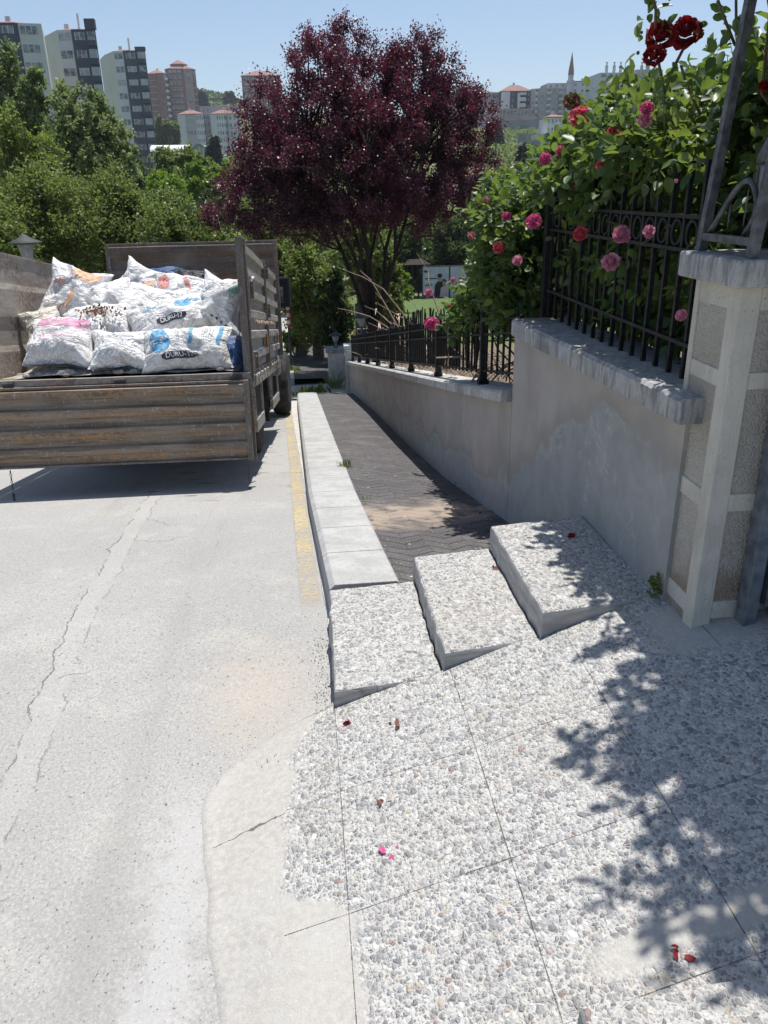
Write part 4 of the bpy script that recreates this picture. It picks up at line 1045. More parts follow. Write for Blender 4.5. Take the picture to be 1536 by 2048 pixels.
b5.rect('printed_line', -.08, -.13, .2, .006, 'print_grey', -.45, .003, 0, 12, 1); b5.rect('printed_patch', .16, .13, .07, .08, 'print_green', -.1, .0035, .6, 8, 8)
b6 = Bag('tall sack printed in orange and pale blue, leaning on the left side of the load', 148, 596, 6.95, .50, .60, .32, 30, -22, 12, seed=6, ear=.18)
b6.rect('printed_patch', .07, .20, .24, .14, 'print_orange', -.25, .0035, .5); b6.rect('printed_patch', -.03, .16, .05, .26, 'print_grey', .5, .0035, .3); b6.rect('printed_bar', -.0, -.09, .045, .20, 'print_orange', -.15, .0035, .2, 4, 10)
b6.text('ege', -.13, .06, .085, 'print_red', .1)
for k in range(7): b6.rect('printed_mark', -.09 + .012 * k, -.22 + .03 * k, .035, .010, 'print_red', .5 + .9 * (k % 2), .003, 0, 4, 1)
b7 = Bag('dirty cream sack squeezed against the left side panel', 88, 655, 6.65, .36, .34, .24, 40, 10, 20, 'bag_cream', 7, .2)
b8 = Bag('white sack with dry leaves lying on it, middle of the load', 225, 650, 6.50, .42, .40, .28, 50, -10, 0, seed=8, ear=.18)
b9 = Bag('crumpled white sack behind the one with dry leaves', 222, 602, 6.95, .44, .40, .30, 48, 12, 10, seed=9, ear=.2)
b10 = Bag('white sack with one sharp corner pointing up by the headboard', 283, 566, 8.1, .50, .42, .30, 35, -28, 0, seed=10, ear=.30)
b11 = Bag('flattened white sack in the middle, with long folds', 298, 612, 7.0, .56, .44, .26, 56, -18, 0, seed=11, ear=.15)
b12 = Bag('white sack with faded red print near the headboard', 362, 592, 7.5, .58, .44, .30, 46, -12, 0, seed=12, ear=.14)
b12.rect('printed_patch', -.17, .04, .12, .20, 'print_red', .4, .0035, .6); b12.rect('printed_patch', .08, .05, .05, .16, 'print_red', .6, .0035, .3)
b13 = Bag('shiny black plastic bag behind the red printed sack', 385, 566, 8.3, .42, .30, .22, 50, -8, 0, 'bag_black', 13, .2, cat='bag', name='plastic_bag')
b14 = Bag('shaded blue sack in the right rear corner of the load', 468, 712, 6.12, .22, .34, .24, 30, -8, -10, 'bag_blue', 14, .12)
b15 = Bag('flat teal and orange sack beneath the sharp cornered sack', 320, 580, 7.9, .46, .24, .18, 55, -4, 0, 'bag_grey', 15, .1)
b15.rect('printed_patch', -.05, .0, .22, .08, 'print_orange', 0, .0035, .3); b15.rect('printed_patch', -.17, .02, .06, .06, 'print_red', 0, .0035, .3)
b16 = Bag('grey white sack half buried in the middle behind the upper code plate sack', 400, 620, 6.95, .48, .40, .26, 50, 20, 0, 'bag_white', 16, .15)
b17 = Bag('white sack showing between the orange and the crumpled ones', 180, 655, 6.75, .40, .40, .30, 50, 25, 0, 'bag_white', 17, .2)
b18 = Bag('teal plastic sack against the headboard', 330, 556, 8.7, .36, .26, .2, 50, 0, 0, 'bag_blue', 18, .2)
b19 = Bag('small dusty sack wedged between the pink banded and the leaf covered sacks', 190, 668, 6.42, .34, .30, .22, 48, 30, 0, seed=19, ear=.2)
b20 = Bag('small knotted white sack on top of the middle of the heap', 262, 622, 6.75, .30, .28, .22, 40, -35, 15, seed=20, ear=.24)
b21 = Bag('dusty white sack below the red printed one', 345, 612, 7.1, .38, .30, .2, 52, 18, 0, seed=21, ear=.18)
# hidden filling so that no sack floats: heap of rubble
rg = random.Random(4)
hp = MB(); n1, n2 = 26, 40
for j in range(n2 + 1):
    for i in range(n1 + 1):
        x = -1.84 + 1.78 * i / n1; y = .07 + 3.4 * j / n2
        env = min(1, (y - .05) / 1.1) * (.34 + .06 * math.sin(x * 3)) * min(1, (3.7 - y) / .7); e2 = min(1, (x + 1.85) / .35, (-.04 - x) / .35)
        z = .015 + env * max(.0, e2) + .04 * abs(noise.noise(Vector((x * 6, y * 6, 0)))) + .02 * abs(noise.noise(Vector((x * 18, y * 18, 0))))
        hp.v.append((x, y, z))
for j in range(n2):
    for i in range(n1): a = j * (n1 + 1) + i; hp.f.append((a, a + 1, a + n1 + 2, a + n1 + 1))
hp.mi = [0] * len(hp.f); hp.v = [tuple(TM @ Vector(v)) for v in hp.v]
hp.build('rubble', 'rubble', kind='stuff', label='grey rubble and dust lying on the lorry bed under the sacks', cat='rubble')
for k in range(26):
    u = rg.uniform(0, 1); x = -1.78 + .9 * u; y = rg.uniform(.08, .28); r = rg.uniform(.015, .05)
    if k > 20: x = rg.uniform(-.9, -.2)
    b = MB(); b.lathe((0, 0, 0), [(r * .5, -r * .3), (r, 0), (r * .8, r * .5), (r * .3, r * .7)], 9)
    b.v = [tuple(Vector((v[0] * 1.3, v[1], v[2])) * (1 + .5 * noise.noise(Vector(v) * 25 + Vector((k, 0, 0)))) + Vector((0, 0, .0))) for v in b.v]
    b.build('stone', 'rubble', label='small lump of broken mortar on the edge of the lorry bed, under the front sacks', cat='stone', group='lumps of mortar on the lorry bed').location = TM @ Vector((x, y, .03 + r * .3))
lg = np.random.default_rng(9); c = P(195, 622, 6.35)
lt = np.array(c)[None] + lg.normal(size=(160, 3)) * [.07, .05, .018]
leaves('dry_leaves', lt, lg.normal(size=(160, 3)), .03, .6, 'dry_petal', None, 'quad', kind='stuff', label='small heap of dry brown leaves on a white sack', cat='leaves')
#MORE
# ------------------------------------------------------------------ far street
b = MB()
for (x0, x1, y0, y1, z0, z1) in ((-.62, -.25, 15.2, 33, None, None),):
    n = 40; vs = []
    for i in range(n + 1):
        y = y0 + (y1 - y0) * i / n; c = -.30 - .022 * (y - 15.2); z = zr(y) + .16; vs += [(c - .18, y, z - .4), (c, y, z - .4), (c, y, z), (c - .165, y, z), (c - .18, y, z - .015)]
    b.add(vs, [(i * 5 + k, i * 5 + (k + 1) % 5, i * 5 + (k + 1) % 5 + 5, i * 5 + k + 5) for i in range(n) for k in range(5)] + [(4, 3, 2, 1, 0), tuple(range(n * 5, n * 5 + 5))])
b.build('kerb', 'kerb_stone', kind='structure')
yy = list(np.linspace(15.2, 34, 30))
ribbon('sidewalk', [(-.31 - .022 * (y - 15.2), y, zr(y) + .15) for y in yy], [(1.15, y, zr(y) + .13) for y in yy], 'paver', 3, kind='structure')
# crossing of pale concrete between the two pavements
ribbon('side_lane', [(-.45, y, zr(y) + .025) for y in np.linspace(13.35, 15.25, 8)], [(3.2, y, zr(y) + .06) for y in np.linspace(13.35, 15.25, 8)], 'gutter', 3, kind='structure')
p1 = thing('gate_pillar', 'squat grey render pillar at the far end of the dark pavement', 'pillar', (.5, 14.7, -3.5))
b = MB(); b.box(.37, .68, 14.9, 15.2, -3.7, -2.86); b.build('shaft', 'pale_render', p1); b = MB(); b.box(.33, .72, 14.86, 15.24, -2.86, -2.79); b.build('cap', 'coping_stone', p1, bevel=.01)
p2 = thing('gate_pillar', 'small white pillar ending the low wall at the bottom of the slope', 'pillar', (.72, 14.1, -3.4))
b = MB(); b.box(.655, .90, 13.96, 14.2, -3.6, -2.62); b.build('shaft', 'pale_render', p2); b = MB(); b.box(.635, .92, 13.94, 14.22, -2.62, -2.56); b.build('cap', 'white_paint', p2, bevel=.01)
def pole_lamp(label, base, h, kind='bell', r=.02, s=1.0, name='garden_lamp'):
    t = thing(name, label, 'lamp', base); x, y, z = base
    b = MB(); b.lathe(base, [(r * 1.8, 0), (r * 1.8, .04), (r, .06), (r, h)], 10); b.build('post', 'weathered_iron', t, smooth=True)
    b = MB(); b.lathe((x, y, z + h), [(.035 * s, 0), (.05 * s, .02 * s), (.085 * s, .17 * s), (.085 * s, .18 * s)], 12); b.build('glass', 'lamp_glass', t, smooth=True)
    b = MB(); b.lathe((x, y, z + h + .18 * s), [(.17 * s, 0), (.165 * s, .015 * s), (.07 * s, .05 * s), (.04 * s, .075 * s), (.012 * s, .09 * s)], 16); b.build('cap', 'lamp_grey', t, smooth=True)
q = P(57, 523, 13.5); pole_lamp('grey mushroom topped lamp showing above the left side of the lorry', (q.x, q.y, -3.6), q.z + 3.6, s=1.5, name='street_lamp')
q = P(724, 655, 14.2); pole_lamp('small green-grey lantern above the far end of the low railing', (.98, 14.3, -2.7), q.z + 2.7, s=.9)
q = P(686, 672, 15.0); pole_lamp('small dark lantern standing on the squat grey pillar', (.53, 15.05, -2.79), .10, s=.75)
# yellow plate on the railing end
b = MB(); q = P(709, 676, 13.7); b.box(q.x - .022, q.x + .022, 13.69, 13.70, q.z - .14, q.z + .14); b.build('yellow_plate', 'yellow_sign', label='narrow yellow plate at the far end of the low railing', cat='plate')
# white post and striped post
b = MB(); q = P(607, 640, 20); b.tube([(q.x, 20, -4.0), (q.x, 20, q.z)], .035, 8); b.build('marker_post', 'white_paint', label='thin pale post standing on the shaded sidewalk', cat='post')
sp = thing('striped_bollard', 'red and white striped bollard beyond the lorry mirror', 'bollard', tuple(P(578, 655, 17))); q = P(578, 655, 17)
for k in range(6):
    b = MB(); b.tube([(q.x, 17, q.z + .075 * k), (q.x, 17, q.z + .075 * (k + 1))], .035, 8); b.build('band', ('red_paint', 'white_paint')[k % 2], sp)
b = MB(); b.tube([(q.x, 17, -3.75), (q.x, 17, q.z)], .03, 8); b.build('foot', 'dark_metal', sp)

# grass tufts
def tuft(label, c, n, h, mat='grass_blade', seed=1, name='weed', w=.12, r=.05):
    rg = np.random.default_rng(seed); pt = np.array(c)[None] + rg.normal(size=(n, 3)) * [r, r, .002]
    t = thing(name, label, 'weed', c); D = rg.normal(size=(n, 3)) * .5 + [0, 0, 1]
    leaves('blades', pt, D, h, w, mat, t, 'quad', rg)
tuft('small green tuft growing between kerb and dark pavement', (.235, 5.72, -1.985), 60, .07, seed=2, r=.025)
tuft('tiny weed at the kerb edge of the pavement', (.30, 4.5, -1.79), 25, .035, seed=3, r=.02)
tuft('leafy weed against the far kerb beside the lorry wheel', (-.52, 16.6, -3.66), 500, .22, 'bush_leaf', 4, r=.13, w=.3)
tuft('dry seedy weed in front of the squat grey pillar', (.45, 14.5, -3.5), 90, .40, 'grass_blade', 5, r=.04, w=.03)
tuft('low dark weed in the lane at the bottom of the slope', (.02, 13.9, -3.42), 150, .16, 'bush_leaf', 6, r=.15, w=.3)
# leaf litter in the shade behind the top step
rg = np.random.default_rng(31)
pt = np.column_stack([rg.uniform(.72, 1.02, 160), rg.uniform(3.5, 5.2, 160), np.zeros(160)]); pt[:, 2] = [max(ztop(a[1]) - .06, interp(a[1], WZ)) + .012 for a in pt]
leaves('dead_leaves', pt, rg.normal(size=(160, 3)) * [1, 1, .2], .022, .5, 'dry_petal', None, 'quad', kind='stuff', label='dry leaves and grit along the foot of the low wall', cat='leaves')
# grit beside the first step
b = MB(); rd = random.Random(8)
for i in range(200):
    if i < 170: x = rd.gauss(-.012, .02); y = rd.uniform(2.15, 2.7)
    elif i < 300: x = rd.gauss(-.30, .10); y = rd.gauss(1.98, .08)
    else: x = rd.uniform(-1.3, -.1); y = rd.uniform(1.2, 4.5)
    if x > .015: continue
    z = max(zp(x) if y < 2.2 else -9, zr(y)) + .002; r = rd.uniform(.0009, .0030) * (1.0 if i < 300 else .8)
    b.add([(x - r, y, z), (x, y - r, z), (x + r, y, z), (x, y + r, z), (x, y, z + r), (x, y, z - r)], [(0, 1, 4), (1, 2, 4), (2, 3, 4), (3, 0, 4)])
b.build('grit', 'crack_dark', kind='stuff', label='dark grit scattered beside the lowest step and on the road', cat='grit')
# fallen petals
def petal(label, px, py, z, mat, s, seed):
    d = P(px, py, 1.0)
    if z is None: t = -1.55 / (d.z - .23 * d.x); q = d * t
    else: q = d * (z / d.z)
    rg = np.random.default_rng(seed); n = 4
    leaves('petal', np.array(q)[None] + rg.normal(size=(n, 3)) * [s * .35, s * .35, .001] + [0, 0, .006], rg.normal(size=(n, 3)) * [1, 1, .3], s, .7, mat, None, 'oval', rg, label=label, cat='petal')
petal('dark red fallen petal just below the lowest step', 697, 1450, None, 'red_petal', .022, 1)
petal('dull red fallen petal between the lowest and middle step fronts', 795, 1452, None, 'dry_petal', .020, 2)
petal('bright pink fallen petal in the middle of the pebbled driveway', 772, 1703, None, 'pink_petal', .020, 3)
petal('dark red fallen petal in the dappled shade near the lower right', 1357, 1903, None, 'red_petal', .022, 4)
petal('brown curled petal left of the middle of the driveway', 766, 1608, None, 'dry_petal', .018, 5)
petal('red and brown fallen petals on the highest step', 1148, 1076, -1.298, 'red_petal', .028, 6)
petal('orange brown petal on the middle step beside the riser', 990, 1135, -1.402, 'dry_petal', .025, 7)

# ------------------------------------------------------------------ trees
tree('purple_plum_tree', 'big dark purple-leaved plum tree spreading above the low railing', 'tree', (1.32, 16.0, -3.2),
     [(1.1, 16, 1.35, 1.75, 1.7, 1.35), (.35, 15.8, .55, 1.7, 1.7, 1.1), (2.1, 16.1, .95, 1.55, 1.6, 1.35), (3.0, 16, .1, .95, 1.2, .75), (-.55, 15.7, -.15, 1.0, 1.2, .55), (-1.15, 15.6, -.50, .75, .8, .30), (-.35, 15.7, -.55, .9, 1.0, .3), (1.35, 16, -.15, 1.9, 1.7, .6), (.75, 15.9, 1.95, .65, .9, .7), (2.3, 16, 1.75, .75, .9, .75), (-.15, 15.8, 1.25, .8, .9, .75), (-.55, 15.8, .55, .75, .9, .65), (3.0, 16, 1.15, .8, .9, .75), (1.6, 15.8, -.55, 1.6, 1.3, .35), (.3, 15.7, -.7, .9, 1.0, .3)],
     1350, 9, 20, .047, 'purple_leaf', .115, 'bark_dark', .62, .30, .65, 9, .45, seed=21, spread=.16, shell=.42, twigs=.22, limbw=.66, fan=.78)
TG = 'broadleaf trees left of the road'
def tz(x, y): return zg(x, y)
def etree(px, pyt, pyb, y, wpx, kind, label, cat='tree', name='broadleaf_tree', seed=1, dens=1.0, base=None, group=TG, **k):
    top = P(px, pyt, y); bot = P(px, pyb, y); hw = wpx / 2 / FPX * math.hypot(y, y * .1) * 1.02
    cz = (top.z + bot.z) / 2; rz = (top.z - bot.z) / 2
    rg = random.Random(seed); bl = []
    nb = k.pop('nb', 6)
    for i in range(nb):
        t = i / (nb - 1); zz = bot.z + (top.z - bot.z) * (.15 + .72 * t); ww = hw * (1 - abs(t - .35) ** 1.6 * k.get('taper', 1.1)) ; ww = max(ww, hw * .22)
        bl.append((top.x + rg.uniform(-.25, .25) * hw, y + rg.uniform(-.3, .3) * hw, zz, ww * .85, ww * .8, rz * .36))
    k.pop('taper', None)
    gz = tz(top.x, y) if base is None else base
    ls = k.pop('leaf', .0042 * y)
    return tree(name, label, cat, (top.x, y, gz), bl, int(k.pop('ncl', 170) * dens), 7, k.pop('per', 13), ls, kind, k.pop('trunk', .012 * y * .6), seed=seed, group=group,
                shoot=k.pop('shoot', hw * .32), fork=max(.5, (bot.z - gz) * .6 + .4), twigs=k.pop('twigs', 0.05), **k)
# tall grey-green ones
etree(2, 105, 360, 34, 130, 'poplar_leaf', 'tallest grey-green tree, cut by the left edge of the picture', seed=31, dens=1.5, up=1.3, taper=1.2)
etree(52, 125, 380, 33, 95, 'poplar_leaf', 'slim grey-green tree with a pointed top in front of the left tower', seed=32, dens=1.5, up=1.3, taper=1.3)
etree(122, 165, 400, 31, 130, 'poplar_leaf', 'grey-green tree with forked top in front of the white tower', seed=33, dens=1.8, up=1.3, taper=1.25)
etree(192, 200, 420, 32, 120, 'poplar_leaf', 'rounder grey-green tree, rightmost of the tall ones on the left', seed=34, dens=1.8, up=1.0)
etree(25, 250, 500, 24, 190, 'willow_leaf', 'yellow-green willow at the left edge below the tall trees', seed=35, dens=2.0, up=.2)
etree(90, 340, 560, 18, 260, 'bush_leaf', 'broad dark green tree behind the left side of the lorry bed', seed=36, dens=2.6, up=.4, twigs=.15)
etree(215, 350, 560, 19, 210, 'bush_leaf', 'broad olive green tree behind the lorry headboard', seed=37, dens=2.6, up=.4, twigs=.15)
etree(355, 405, 560, 17, 200, 'light_leaf', 'light green rounded shrub above the lorry headboard', 'shrub', 'broadleaf_shrub', seed=38, dens=2.4, up=.6, base=-3.9)
etree(445, 430, 600, 19, 120, 'light_leaf', 'small light green shrub between the lorry and the purple tree', 'shrub', 'broadleaf_shrub', seed=39, dens=1.2, up=.6, base=-4.0)
etree(0, 420, 600, 16, 120, 'bush_leaf', 'dark leafy tree at the left edge just above the lorry', seed=40, dens=1.4, up=.4, base=-3.8)
# middle distance
for i, (px, t, b_, y, w, kd, lb) in enumerate([
    (265, 320, 440, 62, 110, 'dark_leaf', 'dark tree in front of the foot of the dark blue tower'),
    (330, 305, 430, 70, 90, 'bush_leaf', 'dark tree in front of the arched white hall'),
    (385, 305, 430, 66, 90, 'bush_leaf', 'olive tree just right of the arched white hall'),
    (325, 350, 450, 48, 90, 'lime_leaf', 'bright yellow-green tree behind the light shrub'),
    (385, 330, 420, 55, 60, 'lime_leaf', 'brightest lime green tree, below the arched hall'),
    (440, 335, 430, 55, 60, 'lime_leaf', 'lime green tree at the left fringe of the purple tree'),
    (300, 400, 500, 40, 120, 'bush_leaf', 'olive tree low in the valley behind the light shrub'),
    (420, 385, 480, 42, 90, 'dark_leaf', 'dark tree low in the valley beside the purple tree')]):
    etree(px, t, b_, y, w, kd, lb, seed=50 + i, dens=.9, group='trees in the valley', taper=.9)
# behind the purple tree
for i, (px, t, b_, y, w, kd, lb, bs) in enumerate([
    (525, 440, 620, 21, 110, 'bush_leaf', 'green tree just right of the lorry behind the shaded sidewalk', -4.1),
    (625, 480, 690, 18.5, 130, 'bush_leaf', 'dense green bush hanging over the shaded sidewalk', -3.9),
    (590, 500, 700, 19.5, 70, 'light_leaf', 'lighter green bush behind the lorry mirror', -4.0),
    (665, 540, 700, 17.6, 80, 'dark_leaf', 'dark green bush at the foot of the purple tree', -3.7),
    (715, 430, 600, 26, 150, 'bush_leaf', 'green tree seen through the limbs of the purple tree', None),
    (850, 420, 545, 60, 150, 'bush_leaf', 'olive green tree right behind the purple tree limbs', None),
    (930, 430, 545, 58, 150, 'dark_leaf', 'dark green tree behind the billboard', None),
    (1010, 400, 560, 62, 130, 'dark_leaf', 'dark green tree behind the left end of the roses', None),
    (795, 545, 600, 38, 50, 'lime_leaf', 'small bright green bush left of the billboard', None),
    (790, 340, 500, 70, 160, 'bush_leaf', 'green tree far behind the middle of the purple tree', None),
    (600, 400, 560, 38, 190, 'bush_leaf', 'green tree far behind the left half of the purple tree', None),
    (772, 505, 640, 25, 75, 'bush_leaf', 'green bush showing between the trunk and the small bright bush', None),
    (815, 470, 575, 53.5, 90, 'dark_leaf', 'dark bush behind the park shelter', None),
    (1080, 380, 520, 60, 100, 'bush_leaf', 'green tree behind the middle of the rose hedge', None)]):
    etree(px, t, b_, y, w, kd, lb, seed=70 + i, dens=1.2, group='trees behind the purple tree', base=bs, taper=.8)
def conifer(label, px, pt_, pb, y, wpx, seed):
    top = P(px, pt_, y); bot = P(px, pb, y); rg = np.random.default_rng(seed); h = top.z - bot.z; n = 900
    t = thing('conifer', label, 'conifer', (bot.x, y, bot.z), 'conifers on the hills')
    f = rg.random(n) ** .7; a = rg.uniform(0, 2 * PI, n); R_ = wpx / 2 / FPX * y * (f) * rg.uniform(.3, 1.0, n) * (1 + .25 * np.sin(f * 40))
    pt = np.column_stack([bot.x + R_ * np.cos(a), y + R_ * np.sin(a), top.z - f * h])
    leaves('crown', pt, np.column_stack([np.cos(a), np.sin(a), np.full(n, -.25)]), .006 * y, .5, 'conifer_leaf', t, 'quad', rg)
    b = MB(); b.tube([(bot.x, y, bot.z - .04 * y), (bot.x, y, top.z - h * .1)], [.0012 * y, .0005 * y], 5); b.build('trunk', 'bark_grey', t)
conifer('dark conifer on the skyline right of the red brick tower', 408, 180, 222, 640, 12, 1)
conifer('small conifer on the skyline beside the purple tree', 460, 182, 205, 660, 7, 2)
conifer('slim conifer in front of the second white block', 434, 270, 330, 200, 14, 3)
conifer('short conifer right of the arched hall', 424, 285, 320, 200, 12, 4)
conifer('dark conifer on the green slope above the red roofs', 1044, 285, 345, 130, 34, 5)
conifer('dark conifer at the right fringe of the purple tree', 992, 235, 285, 240, 22, 6)
for i, (px, t, b_, y, w, lb) in enumerate([(318, 240, 292, 330, 22, 'poplar row between towers, left one'), (333, 242, 295, 330, 20, 'poplar row between towers, middle one'), (348, 250, 295, 330, 18, 'poplar row between towers, right one')]):
    etree(px, t, b_, y, w, 'bush_leaf', ('slim poplar nearest the dark blue tower', 'middle slim poplar before the red brick tower', 'slim poplar nearest the white block')[i], name='poplar_tree', seed=90 + i, ncl=60, per=8, group='poplars by the red tower', up=1.5)
b_sh = np.random.default_rng(44); n = 5200
px_ = b_sh.uniform(955, 1180, n); yv = b_sh.uniform(115, 420, n)
sx = np.array([P(a, 300, c).x for a, c in zip(px_, yv)]); keep = np.array([noise.noise(Vector((a * .035, c * .02, 4))) > -.02 for a, c in zip(sx, yv)])
sx = sx[keep]; sy = yv[keep]; szz = np.array([zg(a, c) for a, c in zip(sx, sy)])
rep = 7; pts = np.column_stack([np.repeat(sx, rep), np.repeat(sy, rep), np.repeat(szz, rep)]) + b_sh.normal(size=(len(sx) * rep, 3)) * [1.4, 1.4, .8] + [0, 0, 1.3]
leaves('hillside_scrub', pts, b_sh.normal(size=pts.shape), 1.3, .7, 'bush_leaf', None, 'quad', b_sh, kind='stuff', label='low green scrub spread over the hillside', cat='scrub')
px_ = b_sh.uniform(230, 480, 5200); yv = b_sh.uniform(90, 330, 5200)
sx = np.array([P(a, 300, c).x for a, c in zip(px_, yv)]); szz = np.array([zg(a, c) for a, c in zip(sx, yv)])
pts = np.column_stack([np.repeat(sx, rep), np.repeat(yv, rep), np.repeat(szz, rep)]) + b_sh.normal(size=(len(sx) * rep, 3)) * [1.6, 1.6, 1.2] + [0, 0, 1.8]
leaves('valley_woods', pts, b_sh.normal(size=pts.shape), 1.5, .7, 'bush_leaf', None, 'quad', b_sh, kind='stuff', label='mass of small trees filling the valley below the towers', cat='woods')
n = 1600; px_ = b_sh.uniform(380, 500, n); yv = b_sh.uniform(640, 800, n); sx = np.array([P(a, 200, c).x for a, c in zip(px_, yv)]); szz = np.array([zg(a, c) for a, c in zip(sx, yv)])
leaves('ridge_scrub', np.column_stack([sx, yv, szz + .8]), b_sh.normal(size=(n, 3)), 2.6, .7, 'dark_leaf', None, 'quad', b_sh, kind='stuff', label='dark scrub dotted on the distant ridge', cat='scrub')

# billboard, shelter, lane of the park
bb = thing('billboard', 'grey-blue billboard with a portrait of a man and a woman', 'billboard', tuple(P(875, 590, 50)))
a = P(846, 535, 50); c = P(940, 593, 50)
b = MB(); b.box(a.x - .05, c.x + .1, 50, 50.12, c.z - .05, a.z + .06); b.build('frame', 'lamp_grey', bb)
simple('poster_blue', (.42, .43, .55), (.50, .50, .60), 1.5, .6); simple('poster_navy', (.03, .05, .12), None, 3, .6); simple('skin_tone', (.45, .28, .22), None, 3, .6); simple('suit_dark', (.02, .02, .03), None, 3, .6); simple('blouse_pink', (.55, .42, .48), None, 3, .6)
b = MB(); b.box(a.x, a.x + 1.62, 49.97, 49.998, c.z + .02, a.z); pp = b.build('poster', 'poster_blue', bb)
b = MB(); b.box(a.x + 1.72, c.x + .05, 49.97, 49.998, c.z + .02, a.z); b.build('poster', 'poster_blue', bb)
def disc(cx, cz, rx, rz, yv, mat, name, n=18, parent=None, tags={}):
    b = MB(); b.add([(cx + rx * math.cos(2 * PI * k / n), yv, cz + rz * math.sin(2 * PI * k / n)) for k in range(n)] , [tuple(range(n))]); return b.build(name, mat, parent, **tags)
b = MB(); b.box(a.x + .02, a.x + 1.1, 49.955, 49.968, c.z + .03, c.z + .22); b.box(a.x + .05, a.x + .36, 49.955, 49.968, a.z - .30, a.z - .18); b.build('banner', 'poster_navy', pp)
for k, w_ in enumerate((.55, .75, .60, .45)):
    b = MB(); b.box(a.x + .12, a.x + .12 + w_, 49.955, 49.968, a.z - .50 - .2 * k, a.z - .44 - .2 * k); b.build('lettering', ('white_paint', 'poster_navy')[k % 2], pp)
mx = a.x + 1.02
b = MB(); b.add([(mx - .30, 49.950, c.z + .15), (mx + .30, 49.950, c.z + .15), (mx + .28, 49.950, c.z + .75), (mx + .12, 49.950, c.z + .98), (mx - .12, 49.950, c.z + .98), (mx - .28, 49.950, c.z + .75)], [(0, 1, 2, 3, 4, 5)]); b.build('portrait', 'suit_dark', pp)
disc(mx + .02, c.z + 1.20, .13, .19, 49.945, 'skin_tone', 'portrait', parent=pp); disc(mx + .02, c.z + 1.33, .15, .12, 49.942, 'suit_dark', 'portrait', parent=pp)
b = MB(); b.add([(mx + .02, 49.935, c.z + .05), (mx + .52, 49.935, c.z + .05), (mx + .46, 49.935, c.z + .62), (mx + .28, 49.935, c.z + .72), (mx + .10, 49.935, c.z + .6)], [(0, 1, 2, 3, 4)]); b.build('portrait', 'blouse_pink', pp)
disc(mx + .29, c.z + .92, .15, .20, 49.932, 'suit_dark', 'portrait', parent=pp); disc(mx + .28, c.z + .88, .10, .14, 49.930, 'skin_tone', 'portrait', parent=pp)
for x in (a.x, a.x + 1.67): 
    b = MB(); b.box(x - .03, x + .03, 50.02, 50.1, c.z - .9, a.z); b.build('leg', 'lamp_grey', bb)
sh = thing('park_shelter', 'small dark park shelter with posts left of the billboard', 'shelter', tuple(P(830, 585, 52)))
a = P(812, 524, 52); c = P(845, 562, 52)
b = MB(); b.hexa([(a.x - .2, 51, a.z - .1), (c.x + .4, 51, a.z - .1), (c.x + .4, 53.5, a.z - .1), (a.x - .2, 53.5, a.z - .1), (a.x + .1, 51.8, a.z + .15), (c.x, 51.8, a.z + .15), (c.x, 52.8, a.z + .15), (a.x + .1, 52.8, a.z + .15)]); b.build('roof', 'bark_dark', sh)
for k in range(4):
    b = MB(); x = a.x + (c.x - a.x) * k / 3; b.box(x - .05, x + .05, 51.3, 51.4, a.z - 2.2, a.z - .1); b.build('post', 'black_iron', sh)
b = MB(); b.box(a.x, c.x, 51.28, 51.42, a.z - 1.75, a.z - 1.25); b.build('bench', 'black_iron', sh)
g = G('pink_paving'); p = g.pos(); M['pink_paving'] = g.fin(g.mix(g.ss(g.noise(p, 2, 5), .3, .7), (.50, .36, .30), (.40, .29, .24)), .9)
g = G('lawn'); p = g.pos(); M['lawn'] = g.fin(g.mix(g.ss(g.noise(p, 2.5, 6), .3, .7), (.10, .15, .045), (.07, .11, .03)), .95, g.bump(g.noise(p, 30, 4), .03))
def patch(name, pts, mat, up):
    b = MB(); b.v = [(x, y, zg(x, y) + up) for x, y in pts]; b.f = [tuple(range(len(pts)))]; b.mi = [0]; return b.build(name, mat, kind='structure')
def strip(name, f0, f1, y0, y1, mat, up):
    yy = np.linspace(y0, y1, 24); ribbon(name, [(f0(y), y, zg(f0(y), y) + up) for y in yy], [(f1(y), y, zg(f1(y), y) + up) for y in yy], mat, 6, kind='structure')
strip('lawn', lambda y: y * .075, lambda y: y * .30, 24, 49, 'lawn', .05)
strip('path', lambda y: y * .092 - .4, lambda y: y * .112 + .3, 22, 44, 'pink_paving', .10)
strip('far_path', lambda y: y * .02, lambda y: y * .16, 21.0, 22.6, 'gutter', .14)
fn = thing('wire_fence', 'thin white wire fence beyond the purple tree trunk', 'fence', (2.1, 20.6, -3.9))
for k in range(22):
    b = MB(); x = 1.3 + k * .1; b.tube([(x, 20.6, -4.05), (x, 20.6, -3.35)], .006, 4); b.build('wire', 'white_paint', fn)
b = MB(); b.beam((1.3, 20.6, -3.36), (3.5, 20.6, -3.36), .02, .02); b.build('rail', 'white_paint', fn)

